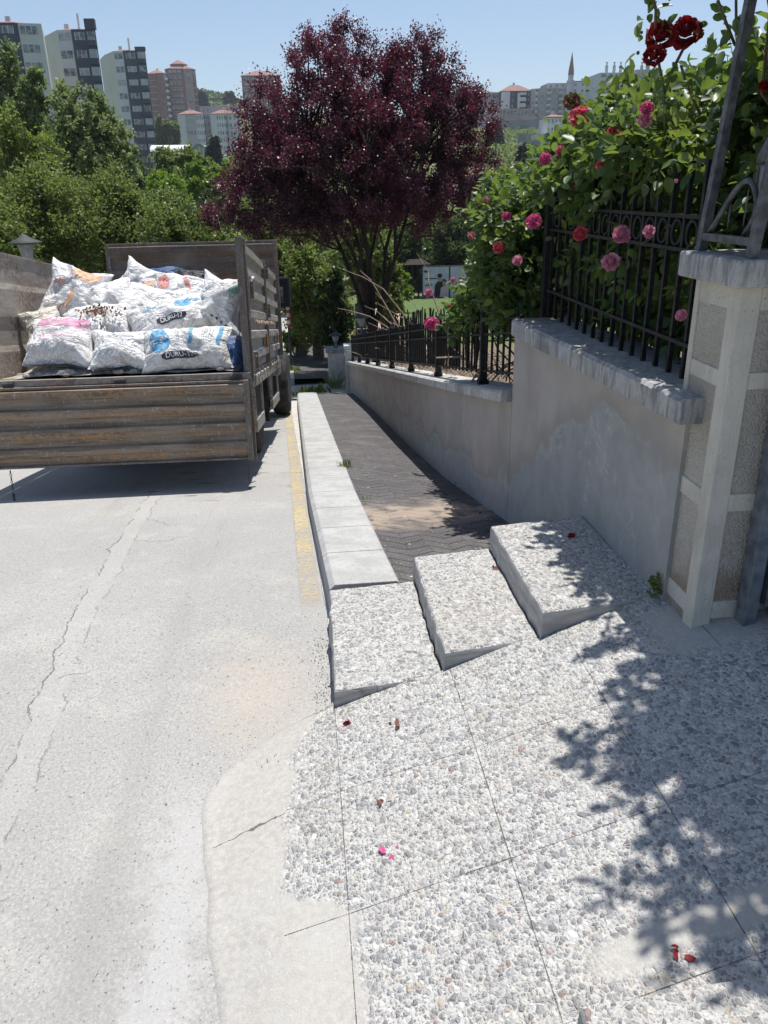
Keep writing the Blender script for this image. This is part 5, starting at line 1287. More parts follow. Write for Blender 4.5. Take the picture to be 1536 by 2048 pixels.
# ------------------------------------------------------------------ buildings
simple('cream_render', (.62, .61, .55), (.56, .55, .50), .2, .8); simple('white_render', (.60, .62, .63), (.54, .56, .57), .2, .8)
simple('navy_render', (.045, .06, .085), (.06, .075, .10), .2, .7); simple('grey_render', (.36, .355, .35), (.42, .41, .40), .15, .85)
simple('brick_red', (.22, .115, .10), (.28, .15, .125), .5, .9); simple('band_pink', (.45, .35, .33), (.38, .29, .27), .3, .85)
simple('roof_tile', (.29, .165, .135), (.24, .13, .11), .6, .85); simple('roof_dark', (.13, .12, .13), (.18, .16, .16), .3, .8)
simple('roof_old', (.34, .19, .15), (.27, .15, .12), 2.5, .9, .03, 6)
simple('hall_white', (.72, .73, .73), None, .2, .5); simple('curtain', (.45, .46, .47), (.30, .32, .34), 1.2, .6)
simple('concrete_far', (.32, .33, .34), (.26, .27, .28), .3, .9); simple('balcony_glass', (.30, .36, .38), (.4, .45, .46), .6, .3)
g = G('window_glass'); p = g.pos(); g.fin(g.mix(g.ss(g.noise(p, .9, 3), .42, .55), (.05, .065, .08), (.22, .25, .27)), .12, None, .8); M['window_glass'] = g.m
def building(name, label, pts, z0, z1, segs, roof=None, group=None, parapet=None, cat='apartment block'):
    """pts: plan polygon (counter-clockwise from front-left). segs: {i: (wall material, floors, [(u0,u1,kind)], fh)}"""
    cx = sum(p[0] for p in pts) / len(pts); cy = sum(p[1] for p in pts) / len(pts)
    t = thing(name, label, cat, (cx, cy, z0), group)
    n = len(pts); mats = []; b = MB()
    for i in range(n):
        a = pts[i]; c = pts[(i + 1) % n]; m_ = segs.get(i, (segs.get('d', 'grey_render'),))[0]
        if m_ not in mats: mats.append(m_)
        b.add([(a[0], a[1], z0), (c[0], c[1], z0), (c[0], c[1], z1), (a[0], a[1], z1)], [(0, 1, 2, 3)], mats.index(m_))
    b.add([(p[0], p[1], z1) for p in pts], [tuple(range(n))], 0)
    wl = b.build('wall', mats, t)
    nw = 0
    for i, sp in segs.items():
        if i == 'd' or len(sp) < 3: continue
        a = Vector(pts[i]); c = Vector(pts[(i + 1) % n]); L_ = (c - a).length; d = (c - a) / L_; nr = Vector((d.y, -d.x))
        fl = sp[1]; fh = (z1 - z0) / fl if len(sp) < 4 else sp[3]
        for f in range(fl):
            zb = z1 - (f + 1) * fh
            for (u0, u1, kind) in sp[2]:
                if nw >= 99 and kind != 'band': continue
                nw += 1
                def bx(mb, ua, ub, d0, d1, za, zb_):
                    q = [a + d * (ua * L_) + nr * e for e in (d0,)]; 
                    P0 = a + d * (ua * L_); P1 = a + d * (ub * L_)
                    o0 = P0 + nr * d1; o1 = P1 + nr * d1; i0 = P0 + nr * d0; i1 = P1 + nr * d0
                    mb.hexa([(o0.x, o0.y, za), (o1.x, o1.y, za), (i1.x, i1.y, za), (i0.x, i0.y, za), (o0.x, o0.y, zb_), (o1.x, o1.y, zb_), (i1.x, i1.y, zb_), (i0.x, i0.y, zb_)])
                h = fh
                if kind == 'w':
                    mb = MB(); bx(mb, u0, u1, .0, .06, zb + h * .32, zb + h * .80); mb.build('window', 'window_glass', t)
                elif kind == 'r':   # ribbon window with white mullions
                    mb = MB(); bx(mb, u0, u1, .0, .06, zb + h * .40, zb + h * .84); w_ = mb.build('window', 'window_glass' if random.random() < .6 else 'curtain', t)
                    mb = MB(); k = max(2, int((u1 - u0) * L_ / 1.1))
                    for q in range(k + 1): uu = u0 + (u1 - u0) * q / k; bx(mb, uu - .06 / L_, uu + .06 / L_, .05, .12, zb + h * .40, zb + h * .84)
                    mb.build('mullions', 'white_paint', w_)
                elif kind == 'b':   # projecting closed balcony
                    mb = MB(); bx(mb, u0, u1, .0, 1.1, zb + h * .05, zb + h * .36); bl = mb.build('balcony', sp[4] if len(sp) > 4 else 'navy_render', t)
                    mb = MB(); bx(mb, u0 + .01, u1 - .01, .0, 1.0, zb + h * .37, zb + h * .86); mb.build('glazing', 'balcony_glass' if random.random() < .7 else 'window_glass', bl)
                elif kind == 'o':   # open balcony slab with rail
                    mb = MB(); bx(mb, u0, u1, .0, 1.0, zb + h * .02, zb + h * .10); bx(mb, u0, u1, .92, 1.0, zb + h * .11, zb + h * .42); bl = mb.build('balcony', sp[4] if len(sp) > 4 else 'white_render', t)
                    mb = MB(); bx(mb, u0 + .02, u1 - .02, .0, .05, zb + h * .12, zb + h * .8); mb.build('glazing', 'window_glass', bl)
                elif kind == 'band':
                    mb = MB(); bx(mb, u0, u1, .0, .18, zb - h * .06, zb + h * .08); mb.build('band', sp[4] if len(sp) > 4 else 'band_pink', t)
    if roof:
        e = roof[2] if len(roof) > 2 else 1.04; rp = [(cx + (p[0] - cx) * e, cy + (p[1] - cy) * e) for p in pts]
        mb = MB(); mb.add([(p[0], p[1], z1 + .02) for p in rp] + [(p[0], p[1], z1 + .3) for p in rp] + [(cx + (p[0] - cx) * .25, cy + (p[1] - cy) * .25, z1 + roof[1]) for p in pts],
                          [tuple(range(n))[::-1]] + [(i, (i + 1) % n, n + (i + 1) % n, n + i) for i in range(n)] + [(n + i, n + (i + 1) % n, 2 * n + (i + 1) % n, 2 * n + i) for i in range(n)] + [tuple(range(2 * n, 3 * n))])
        rf = mb.build('roof', roof[0], t)
        mb = MB(); mb.box(cx - .5, cx + .5, cy - .4, cy + .4, z1 + roof[1] * .6, z1 + roof[1] + 1.2); mb.build('chimney', 'white_render', rf)
    return t
XR = 300
def X(px, y): return P(px, XR, y).x
# three stepped towers on the left: (left edge px, seam px, right edge px, top px, y)
for k, (pa, ps, pb_, pt_, y, fl, lb) in enumerate([(-75, 33, 78, 45, 205, 12, 'leftmost dark blue and white tower, cut by the left edge'), (88, 145, 192, 60, 228, 13, 'middle dark blue and white tower with red roof edge'), (207, 248, 291, 102, 290, 14, 'rightmost dark blue and cream tower with glazed balconies')]):
    XR = pt_
    x0, xs_, x1 = X(pa, y), X(ps, y), X(pb_, y); z1 = P(pa + 20, pt_, y).z; fh = (26, 25.5, 19.6)[k] / FPX * y * 1.03
    if k == 0:
        pts = [(x0, y), (xs_ - .6, y), (xs_, y + .6), (x1, y + 1.5), (x1 - 3.5, y + 16), (x0 - 3, y + 16)]
        sg = {'d': 'cream_render', 0: ('navy_render', fl, [(.35, .62, 'r'), (.66, .97, 'r')], fh), 1: ('navy_render',), 2: ('white_render', fl, [(.05, .8, 'r')], fh), 3: ('cream_render',)}
    else:
        pts = [(x0 * (1 + 8 / y), y + 8), (x0 + 3.0, y), (xs_ - .3, y - .5), (xs_, y - .9), (x1, y - .9), (x1 - 4.5, y + 15), (x0 - 5, y + 17)]
        sg = {'d': 'cream_render', 0: ('cream_render',), 1: ('white_render', fl, [(.05, .93, 'r')], fh), 2: ('navy_render',), 3: ('navy_render', fl, [(.10, .50, 'r'), (.64, .98, 'b')], fh, 'navy_render')}
    t = building('apartment_tower', lb, pts, z1 - fh * (fl + .8), z1, {a_: b__ for a_, b__ in sg.items()}, ('roof_old', .9, .62), 'blue and white towers on the left')
    if k:
        b = MB(); xm = X(pb_ - 20, y); b.box(xm, x1 + .05, y - 1.2, y + .5, z1 + .02, z1 + (2.2 if k == 1 else 1.0)); b.build('parapet', 'navy_render', t)
        b = MB(); b.box(X(ps + 6, y), X(ps + 9, y), y + 3, y + 4, z1, z1 + 4); b.build('chimney', 'white_render', t)
# red brick tower
XR = 145
y = 600; xa, xb = X(328, y), X(389, y); z1 = P(350, 138, y).z; w = xb - xa
pts = [(xa, y + 5), (xa + w * .12, y), (xa + w * .58, y), (xa + w * .64, y + 1.5), (xa + w * .9, y + 2), (xb, y + 6), (xb - 4, y + 22), (xa, y + 22)]
fh = 9.0 / FPX * y * 1.04
building('apartment_tower', 'tall red brick tower with pale bands and a stepped red roof', pts, 30, z1,
         {'d': 'brick_red', 1: ('brick_red', 13, [(.0, .99, 'band'), (.08, .28, 'r'), (.36, .60, 'r'), (.70, .94, 'r')], fh), 3: ('band_pink', 13, [(.0, 1, 'band'), (.25, .75, 'w')], fh), 4: ('brick_red', 13, [(0, 1, 'band'), (.2, .8, 'w')], fh)}, ('roof_tile', 3.2), 'red brick towers')
b = MB(); b.lathe(((xa + xb) / 2 - 1, y + 8, z1 + 1), [(5.5, 0), (5.5, 2.2), (6.2, 2.4), (1, 5)], 6); b.build('roof_turret', 'roof_tile', label='red hipped turret crowning the tall brick tower', cat='roof turret')
y = 585; xa, xb = X(292, y), X(331, y); z1 = P(310, 147, y).z
building('apartment_tower', 'narrower plain brick tower left of the tall banded one', [(xa, y + 3), (xa + 6, y + 2), (xa + 6.5, y), (xb - 2, y), (xb, y + 4), (xb - 3.5, y + 20), (xa, y + 20)], 30, z1,
         {'d': 'brick_red', 0: ('brick_red', 13, [(.1, .9, 'band')], fh), 2: ('brick_red', 13, [(0, 1, 'band'), (.8, .95, 'w')], fh, 'brick_red'), 3: ('brick_red', 13, [(.1, .9, 'o')], fh)}, ('roof_tile', 2.5), 'red brick towers')
y = 620; xa, xb = X(482, y), X(560, y); z1 = P(500, 152, y).z
building('apartment_tower', 'red brick tower half hidden behind the purple tree', [(xa, y), (xb, y), (xb - 3.5, y + 20), (xa, y + 20)], 30, z1, {'d': 'brick_red', 0: ('brick_red', 9, [(0, 1, 'band'), (.06, .18, 'r'), (.25, .4, 'r'), (.5, .7, 'r')], fh)}, ('roof_tile', 4), 'red brick towers')
# pale blocks
XR = 232
y = 440; fh = 11.7 / FPX * y * 1.04
xa, xb = X(353, y), X(407, y); z1 = P(380, 229, y).z
building('apartment_block', 'pale grey block with red roof and arched-looking balcony stack', [(xa, y + 3), (xa + 4, y), (xa + 9.3, y - .6), (xb, y), (xb - 2, y + 14), (xa, y + 14)], 8, z1,
         {'d': 'white_render', 1: ('grey_render', 8, [(.08, .92, 'r')], fh), 2: ('white_render', 8, [(.08, .2, 'w'), (.32, .44, 'w'), (.56, .68, 'w'), (.8, .92, 'w')], fh)}, ('roof_tile', 2.2), 'pale blocks below the ridge')
xa, xb = X(420, y), X(475, y)
building('apartment_block', 'pale block with slit windows beside the purple tree', [(xa, y + 1), (xa + 7.5, y), (xb - 7, y + 2), (xb, y), (xb - 2, y + 14), (xa, y + 14)], 8, z1,
         {'d': 'white_render', 0: ('white_render', 9, [(.42, .5, 'w'), (.58, .66, 'w'), (.74, .82, 'w'), (.9, .98, 'w')], fh), 1: ('balcony_glass', 9, [(.1, .5, 'o')], fh), 2: ('white_render', 9, [(.1, .25, 'w'), (.4, .55, 'w'), (.7, .85, 'w')], fh)}, ('roof_tile', 2.2), 'pale blocks below the ridge')
xa, xb = X(400, 455), X(478, 455)
building('apartment_block', 'flat-topped darker grey block behind the two pale ones', [(xa, 456), (xb, 456), (xb, 470), (xa, 470)], 8, P(420, 212, 455).z, {'d': 'grey_render', 0: ('grey_render', 8, [(.08, .12, 'w'), (.18, .22, 'w'), (.8, .86, 'w')], fh)}, None, 'pale blocks below the ridge')
# arched hall
XR = 295
y = 255; hl = thing('arched_hall', 'long white hall with a barrel roof and glazed arched end', 'hall', (X(350, y), y, 5))
x0, x1, x2 = X(303, y), X(378, y), X(420, y); zt = P(350, 288, y).z; zb = P(350, 303, y).z
b = MB(); b.box(x0, x1 + 2, y + 1, y + 9, zb - 9, zb); b.build('wall', 'hall_white', hl)
b = MB(); n = 12; vs = []
for xx in (x0 - .5, x1):
    for k in range(n + 1): t_ = PI * k / n; vs.append((xx + (1 - 0) * (xx - x0) / (x1 - x0) * 0, y + 5 - 5.2 * math.cos(t_), zb + (zt - zb) * math.sin(t_)))
b.add(vs, [(i, i + 1, n + 2 + i, n + 1 + i) for i in range(n)]); b.build('roof', 'hall_white', hl, smooth=True)
b = MB(); n = 14; cx_ = (x1 + x2) / 2; r_ = (x2 - x1) / 2
vs = [(cx_ + r_ * math.cos(PI * k / n), y - .5, zb - 3 + (zt - zb + 3) * math.sin(PI * k / n)) for k in range(n + 1)] + [(cx_ + r_ * math.cos(PI * k / n), y + 12, zb - 3 + (zt - zb + 3) * math.sin(PI * k / n)) for k in range(n + 1)]
b.add(vs, [(i, i + 1, n + 2 + i, n + 1 + i) for i in range(n)] ); b.build('vault', 'hall_white', hl, smooth=True)
b = MB(); b.add([(v[0], y + .2, v[2]) for v in vs[:n + 1]] + [(x1, y + .2, zb - 6), (x2, y + .2, zb - 6)][::-1], [tuple(range(n + 1)) + (n + 2, n + 1)][:1]); b.build('gable_window', 'balcony_glass', hl)
for k in range(5):
    b = MB(); xx = x1 + (x2 - x1) * (k + 1) / 6; b.box(xx - .12, xx + .12, y - .1, y + .1, zb - 5, zb - 3 + (zt - zb + 3) * .85 * math.sin(PI * (k + 1) / 6)); b.build('mullion', 'white_paint', hl)
for k in range(2):
    b = MB(); b.hexa([(X(312 + 28 * k, y), y - 3.4, zb - 3.6), (X(330 + 30 * k, y), y - 3.4, zb - 3.6), (X(330 + 30 * k, y), y + 1.1, zb - 3.6), (X(312 + 28 * k, y), y + 1.1, zb - 3.6), (X(312 + 28 * k, y), y - 1, zb - .6), (X(330 + 30 * k, y), y - 1, zb - .6), (X(330 + 30 * k, y), y + 1.1, zb - .2), (X(312 + 28 * k, y), y + 1.1, zb - .2)]); b.build('skylight', 'white_paint', hl)
b = MB(); b.box(x0 - 1, X(345, y), y - 4, y, zb - 7, zb - 4.4); b.build('annex_roof', 'roof_tile', hl)
# right skyline
XR = 185
GR = 'buildings on the right skyline'
def blk(label, p0, p1, pt_, y, z0, fl, segs, roof=None, mat='white_render', dep=14, bow=0, slope=0, cat='apartment block'):
    xa, xb = X(p0, y), X(p1, y); z1 = P((p0 + p1) / 2, pt_, y).z; fh = (z1 - z0) / fl
    if bow: pts = [(xa, y + 3), (xa + (xb - xa) * .18, y + .6), (xa + (xb - xa) * .5, y), (xa + (xb - xa) * .82, y + .8), (xb, y + 3), (xb, y + dep), (xa, y + dep)]; sg = {'d': mat, **{i: (mat, fl, segs, fh) for i in range(4)}}
    else: pts = [(xa, y), (xb, y), (xb, y + dep), (xa, y + dep)]; sg = {'d': mat, 0: (mat, fl, segs, fh)}
    return building('apartment_block', label, pts, z0, z1, sg, roof, GR, cat=cat)
wz = lambda n, m=.5: [((i + .5 - m / 2) / n, (i + .5 + m / 2) / n, 'w') for i in range(n)]
blk('long grey block with dark roof behind the purple tree', 905, 1001, 187, 450, 28, 6, [(.0, .1, 'w'), (.15, .3, 'r'), (.38, .5, 'w'), (.55, .72, 'o'), (.8, .95, 'w')], ('roof_dark', 2), 'grey_render')
blk('dark navy and white block with a small red roof', 1003, 1064, 183, 445, 28, 6, [(.02, .14, 'o'), (.2, .26, 'w'), (.34, .40, 'w'), (.60, .82, 'b'), (.88, .94, 'w')], ('roof_tile', 3.5), 'navy_render')
b = MB(); xa, xb = X(1003, 444), X(1020, 444); b.box(xa, xb, 443.6, 444.9, 28, P(1010, 184, 444).z); b.box(X(1036, 444), X(1052, 444), 443.9, 444.9, 28, P(1010, 186, 444).z); b.build('pale_facade_panel', 'white_render', label='white panels on the front of the navy block', cat='facade panel')
blk('low school building with red window frames in front of the navy block', 999, 1072, 217, 425, 22, 3, wz(10, .6), None, 'band_pink', 10, cat='school')
blk('white and glass block at the left end of the school', 975, 1000, 214, 430, 22, 4, wz(3, .6), None, 'white_render', 10)
blk('grey block with rounded bay fronts left of the minaret', 1066, 1142, 176, 440, 26, 7, [(.05, .40, 'r'), (.55, .92, 'o')], None, 'grey_render', bow=1)
blk('taller back part of the grey rounded block', 1095, 1142, 166, 452, 26, 8, wz(4, .35), None, 'grey_render')
blk('white block with small windows and a sloping dark eave right of the minaret', 1143, 1200, 163, 455, 26, 8, wz(4, .28), ('roof_dark', 1), 'white_render')
blk('biggest pale block with many balconies behind the red roses', 1197, 1270, 145, 420, 24, 9, [(.04, .18, 'w'), (.26, .34, 'w'), (.42, .6, 'r'), (.66, .98, 'r')], None, 'white_render', 20)
blk('right wing of the biggest pale block, with glazed bays', 1268, 1312, 139, 432, 24, 10, [(.05, .45, 'r'), (.55, .95, 'b')], None, 'grey_render', 20)
blk('low grey block at the right end of the skyline', 1314, 1360, 187, 470, 26, 5, wz(4, .5), ('roof_dark', .8), 'white_render')
for i, px in enumerate((1213, 1228, 1241, 1262, 1283, 1296)):
    b = MB(); q = P(px, 134, 425); b.box(q.x - .5, q.x + .5, 424, 425.4, q.z - 4, q.z + .6); b.lathe((q.x, 424.7, q.z + .6), [(.3, 0), (.3, 1.0), (.6, 1.1), (.5, 1.5)], 6); b.build('chimney', 'grey_render', label='thin grey chimney on the flat roof of the biggest pale block', cat='chimney', group='chimneys on the biggest pale block')
mn = thing('minaret', 'slender white minaret with a pointed red-brown spire', 'minaret', tuple(P(1140, 220, 436)))
q = P(1141, 165, 436); tp = P(1144, 104, 436); md = P(1142, 140, 436)
b = MB(); b.lathe((q.x, 436, 0), [(2.0, 20), (2.0, q.z - 3), (1.4, q.z), (1.35, md.z - 2.2)], 12); b.build('shaft', 'white_render', mn, smooth=False)
b = MB(); b.lathe((q.x, 436, 0), [(1.4, q.z - .6), (2.0, q.z), (2.0, q.z + .9), (1.9, q.z + .9)], 12); b.build('balcony', 'white_render', mn)
b = MB(); b.lathe((q.x, 436, 0), [(1.5, md.z - 2.3), (1.35, md.z), (.05, tp.z)], 12); b.build('spire', 'roof_old', mn)
blk('small white building with arched windows above the red roofs', 1097, 1135, 235, 300, 14, 3, wz(5, .35), ('roof_tile', 1.2), 'white_render', 10)
blk('white lower storey with dark windows under the arched one', 1082, 1120, 267, 296, 10, 1, wz(7, .4), None, 'white_render', 10, cat='building')
def wallx(label, p0, p1, pt_, y, h, cat='wall'):
    b = MB(); z1 = P((p0 + p1) / 2, pt_, y).z; b.box(X(p0, y), X(p1, y), y, y + .6, z1 - h, z1); b.build('retaining_wall', 'concrete_far', label=label, cat=cat)
wallx('long grey concrete wall on the green hillside', 1040, 1098, 267, 310, 4.5); wallx('lower grey concrete wall left of the white storey', 1045, 1085, 280, 290, 5.5); wallx('pale retaining wall under the school', 990, 1085, 240, 405, 4)
XR = 345
def house(label, p0, p1, pr, pe, y, mat='roof_old'):
    xa, xb = X(p0, y), X(p1, y); ze = P(p0, pe, y).z; zr_ = P(p0, pr, y).z; t = thing('house', label, 'house', ((xa + xb) / 2, y + 3, ze - 3), 'red roofed houses behind the roses')
    b = MB(); b.box(xa + .4, xb - .4, y + .5, y + 7, ze - 4.5, ze); b.build('wall', 'cream_render', t)
    b = MB(); b.add([(xa, y, ze), (xb, y, ze), (xb, y + 7.5, ze), (xa, y + 7.5, ze), (xa + 1.5, y + 3.7, zr_), (xb - 1.5, y + 3.7, zr_)], [(0, 1, 5, 4), (1, 2, 5), (2, 3, 4, 5), (3, 0, 4), (0, 3, 2, 1)]); rf = b.build('roof', mat, t)
    b = MB(); xx = (xa + xb) / 2; b.box(xx, xx + .4, y + 2, y + 2.4, ze, zr_ + .8); b.build('chimney', 'band_pink', rf)
    for k in range(3): b = MB(); xx = xa + (xb - xa) * (.2 + .25 * k); b.box(xx, xx + .8, y + .44, y + .49, ze - 1.8, ze - .6); b.build('window', 'window_glass', t)
house('nearer red tiled house roof between the purple tree and the roses', 1000, 1085, 343, 372, 70); house('farther red tiled house roof at the edge of the purple tree', 935, 1005, 330, 352, 88)
b = MB(); q = P(1030, 345, 75); b.tube([(q.x, 75, q.z - 4), (q.x, 75, q.z + .4)], .05, 6); b.box(q.x - .12, q.x + .12, 74.9, 75.1, q.z + .4, q.z + .8); b.build('chimney_pipe', 'dark_metal', label='thin dark chimney pipe beside the nearer red roof', cat='pipe')
b = MB(); z_ = P(430, 196, 700).z; b.box(X(392, 700), X(480, 700), 700, 701, z_ - 3, z_); b.build('hilltop_wall', 'dark_metal', label='thin dark line of wall along the distant ridge', cat='wall')

# ------------------------------------------------------------------ roses
def bush(label, blobs, n, per, seed, leaf=.05, stems=(), name='rose_bush', mat='rose_leaf', thr=-.06, roots=None):
    rng = np.random.default_rng(seed); B = np.array(blobs, float); w = np.prod(B[:, 3:6], axis=1) ** .75; w /= w.sum()
    base = (B[0, 0], B[0, 1], B[:, 2].min() - .3); t = thing(name, label, 'rose bush', base, 'climbing roses on the railings')
    bi = rng.choice(len(B), n, p=w); d = rng.normal(size=(n, 3)); d /= np.linalg.norm(d, axis=1, keepdims=True); C = B[bi, :3] + d * (rng.random(n) ** .42)[:, None] * B[bi, 3:6]
    gap = np.array([noise.noise(Vector(c * 4.2)) for c in C]); C = C[gap > thr]; n = len(C)
    sd = d[gap > thr] * .5 + rng.normal(size=(n, 3)) * .6 + [0, 0, .35]; sd /= np.linalg.norm(sd, axis=1, keepdims=True)
    # compound leaves: pairs of leaflets along a short stalk
    L_ = rng.uniform(.06, .13, n); k = np.linspace(.25, 1, per); Pt = C[:, None, :] + sd[:, None, :] * (L_[:, None] * k)[:, :, None]
    side = np.cross(sd, rng.normal(size=(n, 3))); side /= np.linalg.norm(side, axis=1, keepdims=True)
    sg = np.where(np.arange(per) % 2 == 0, 1, -1).astype(float); sg[-1] = 0
    Dd = sd[:, None, :] * .55 + side[:, None, :] * sg[None, :, None] + rng.normal(size=(n, per, 3)) * .22 + np.array([0, 0, -.12])
    tint = np.clip(rng.normal(.42, .2, (n, per)) + rng.normal(0, .1, n)[:, None], 0, 1)
    leaves('foliage', Pt.reshape(-1, 3), Dd.reshape(-1, 3), leaf, .68, mat, t, 'oval', rng, nbias=(0, -.1, .9), tint=tint.ravel())
    b = MB(); rd = random.Random(seed)
    for i in rng.permutation(n)[:n // 3]: b.tube([C[i], Vector(C[i]) + Vector(sd[i] * L_[i])], [.0022, .0012], 4, cap=False)
    roots = roots or [Vector((B[q % len(B), 0] + rd.uniform(.0, .2), B[q % len(B), 1] + rd.uniform(-.2, .2), B[:, 2].min() - .45)) for q in range(10)]
    roots = [Vector(q) for q in roots]
    for i in rng.permutation(n)[:90]:
        c = Vector(C[i]); r_ = min(roots, key=lambda q: (q - c).length); b.tube(curve_pts(r_, c, 5, .12, .05, rd), [.008, .007, .006, .005, .0035, .002], 5)
    for s_ in stems: b.tube(s_, [.0045] * len(s_), 6)
    b.build('stems', 'rose_stem', t, smooth=True)
    return t
def rose(par, c, r, mat, seed, facing=(-.4, -.8, .45), label=None, bud=False):
    rd = random.Random(seed); F_ = Vector(facing).normalized(); Q = F_.to_track_quat('Z', 'Y').to_matrix(); c = Vector(c); b = MB()
    rings = [(3, .06, .42, 1.35), (4, .14, .55, 1.2), (5, .24, .66, 1.0), (6, .34, .78, .72), (7, .42, .90, .42), (8, .48, .98, .12), (8, .50, .95, -.2)]
    if bud: rings = rings[:3]
    for ri, (n, rad, ln_, tilt) in enumerate(rings):
        for k in range(n):
            a = 2 * PI * (k + rd.random() * .6 + ri * .37) / n; tl = tilt + rd.uniform(-.3, .3); L_ = r * ln_ * rd.uniform(.72, 1.12); wd_ = L_ * rd.uniform(.75, 1.05) + r * .08; ph = rd.uniform(0, 6)
            vs = []
            for j in range(5):
                t = j / 4
                for i in range(6):
                    s_ = (i - 2.5) / 2.5
                    ww = wd_ * math.sin(PI * (.10 + .72 * t)) * .55 * (1 if t < .95 else .8)
                    tt = t * (1 - .16 * abs(s_) ** 2.2) if t > .6 else t
                    rr = r * rad * (1 - .5 * t) + L_ * tt * math.cos(tl) * .78
                    fr = (.10 * math.sin(s_ * 5 + ph) + .06 * math.sin(s_ * 11 + ph * 2)) * r * t * t * (1 if ri > 1 else .5)
                    zz = L_ * tt * math.sin(tl) * .72 - .06 * r * ri + .16 * r * s_ * s_ * t + fr - .14 * r * max(0, t - .7) * (1 if ri > 2 else 0)
                    al = a + .15 * math.sin(ph + t * 3)
                    vs.append(c + Q @ Vector((rr * math.cos(al) - s_ * ww * math.sin(al) + fr * .5 * math.cos(al), rr * math.sin(al) + s_ * ww * math.cos(al) + fr * .5 * math.sin(al), zz)))
            b.add(vs, [(j * 6 + i, j * 6 + i + 1, j * 6 + i + 7, j * 6 + i + 6) for j in range(4) for i in range(5)])
    core = MB(); core.lathe((0, 0, 0), [(r * .1, -r * .35), (r * .42, -r * .2), (r * .40, r * .1), (r * .12, r * .3)], 8); b.add([c + Q @ Vector(v) for v in core.v], core.f)
    me_o = b.build('rose_flower', mat, par, smooth=True, **({'label': label} if label else {}))
    rg = np.random.default_rng(seed); me = me_o.data; at = me.attributes.new('tint', 'FLOAT', 'FACE'); tv = np.concatenate([np.repeat(rg.random(len(me.polygons) // 20), 20), np.zeros(len(me.polygons) % 20)]); at.data.foreach_set('value', tv.astype(np.float32))
    return me_o
rb1 = bush('tall pink rose bush behind the ringed railing on the high wall', [(1.52, 3.1, -.25, .22, .65, .30), (1.50, 3.9, -.15, .25, .5, .32), (1.60, 3.2, .15, .25, .6, .22), (1.45, 3.0, -.50, .14, .65, .16), (1.5, 4.3, .02, .28, .45, .25), (1.6, 2.75, .20, .18, .35, .20), (1.40, 3.6, .22, .18, .35, .13), (1.21, 3.1, .10, .13, .65, .12), (1.20, 3.7, .02, .10, .35, .14), (1.42, 3.1, -.30, .17, .85, .26), (1.42, 3.2, -.36, .17, .75, .22), (1.42, 2.75, -.25, .15, .4, .26), (1.42, 3.7, -.30, .16, .4, .26), (1.18, 3.4, -.02, .07, .4, .08)], 8600, 5, 101, .047, thr=-.22)
q1 = P(1330, 240, 2.75)
rb2 = bush('pink rose bush spilling over the low railing below the high wall', [(1.22, 4.6, -.45, .20, .45, .30), (1.35, 5.0, -.25, .24, .4, .25), (1.17, 4.9, -.62, .12, .3, .18), (1.35, 4.6, -.12, .15, .3, .2), (1.38, 5.2, -.62, .22, .35, .2), (1.03, 5.15, -.80, .09, .2, .10), (1.30, 5.2, -.10, .12, .25, .14), (1.02, 4.25, -.28, .13, .22, .22), (1.12, 4.4, -.50, .14, .35, .2), (1.10, 4.8, -.62, .14, .35, .16), (1.3, 4.3, -.55, .18, .35, .22)], 4600, 5, 102, .047, thr=-.14, roots=[(1.5, 4.4, -1.1), (1.45, 4.8, -1.2), (1.55, 5.0, -1.2), (1.5, 5.3, -1.3)])
rb3 = bush('red rose bush rising over the gate and the iron scrollwork', [(1.72, 2.55, .38, .20, .38, .28), (1.62, 2.2, .45, .30, .35, .35), (1.42, 2.45, .15, .12, .3, .25), (1.50, 2.35, -.02, .14, .2, .16), (1.38, 2.10, .75, .26, .38, .22), (1.30, 1.85, .80, .26, .42, .22), (1.62, 1.7, .85, .35, .5, .22), (1.75, 2.0, .4, .3, .4, .3), (1.6, 2.3, 0, .2, .3, .25), (1.18, 2.0, .95, .18, .3, .12), (1.15, 2.2, .85, .22, .35, .15), (1.1, 1.75, .92, .18, .25, .12), (1.45, 2.4, .82, .35, .4, .2), (1.5, 2.0, .85, .35, .4, .2)], 3300, 5, 103, .050, roots=[(1.65, 2.5, -.7), (1.75, 2.4, -.7), (1.7, 2.7, -.7), (1.6, 2.75, -.7)],
           stems=[[P(1330, 300, 2.75), P(1330, 240, 2.65), P(1326, 170, 2.55), P(1316, 118, 2.5)], [P(1328, 190, 2.58), P(1345, 140, 2.52), P(1368, 95, 2.5)], [P(1310, 60, 2.5), P(1312, 20, 2.5), P(1300, -30, 2.5)], [P(1400, 230, 2.6), P(1370, 160, 2.55), P(1362, 130, 2.53)], [P(1435, 0, 2.45), P(1450, 40, 2.45), P(1470, 90, 2.5)]])
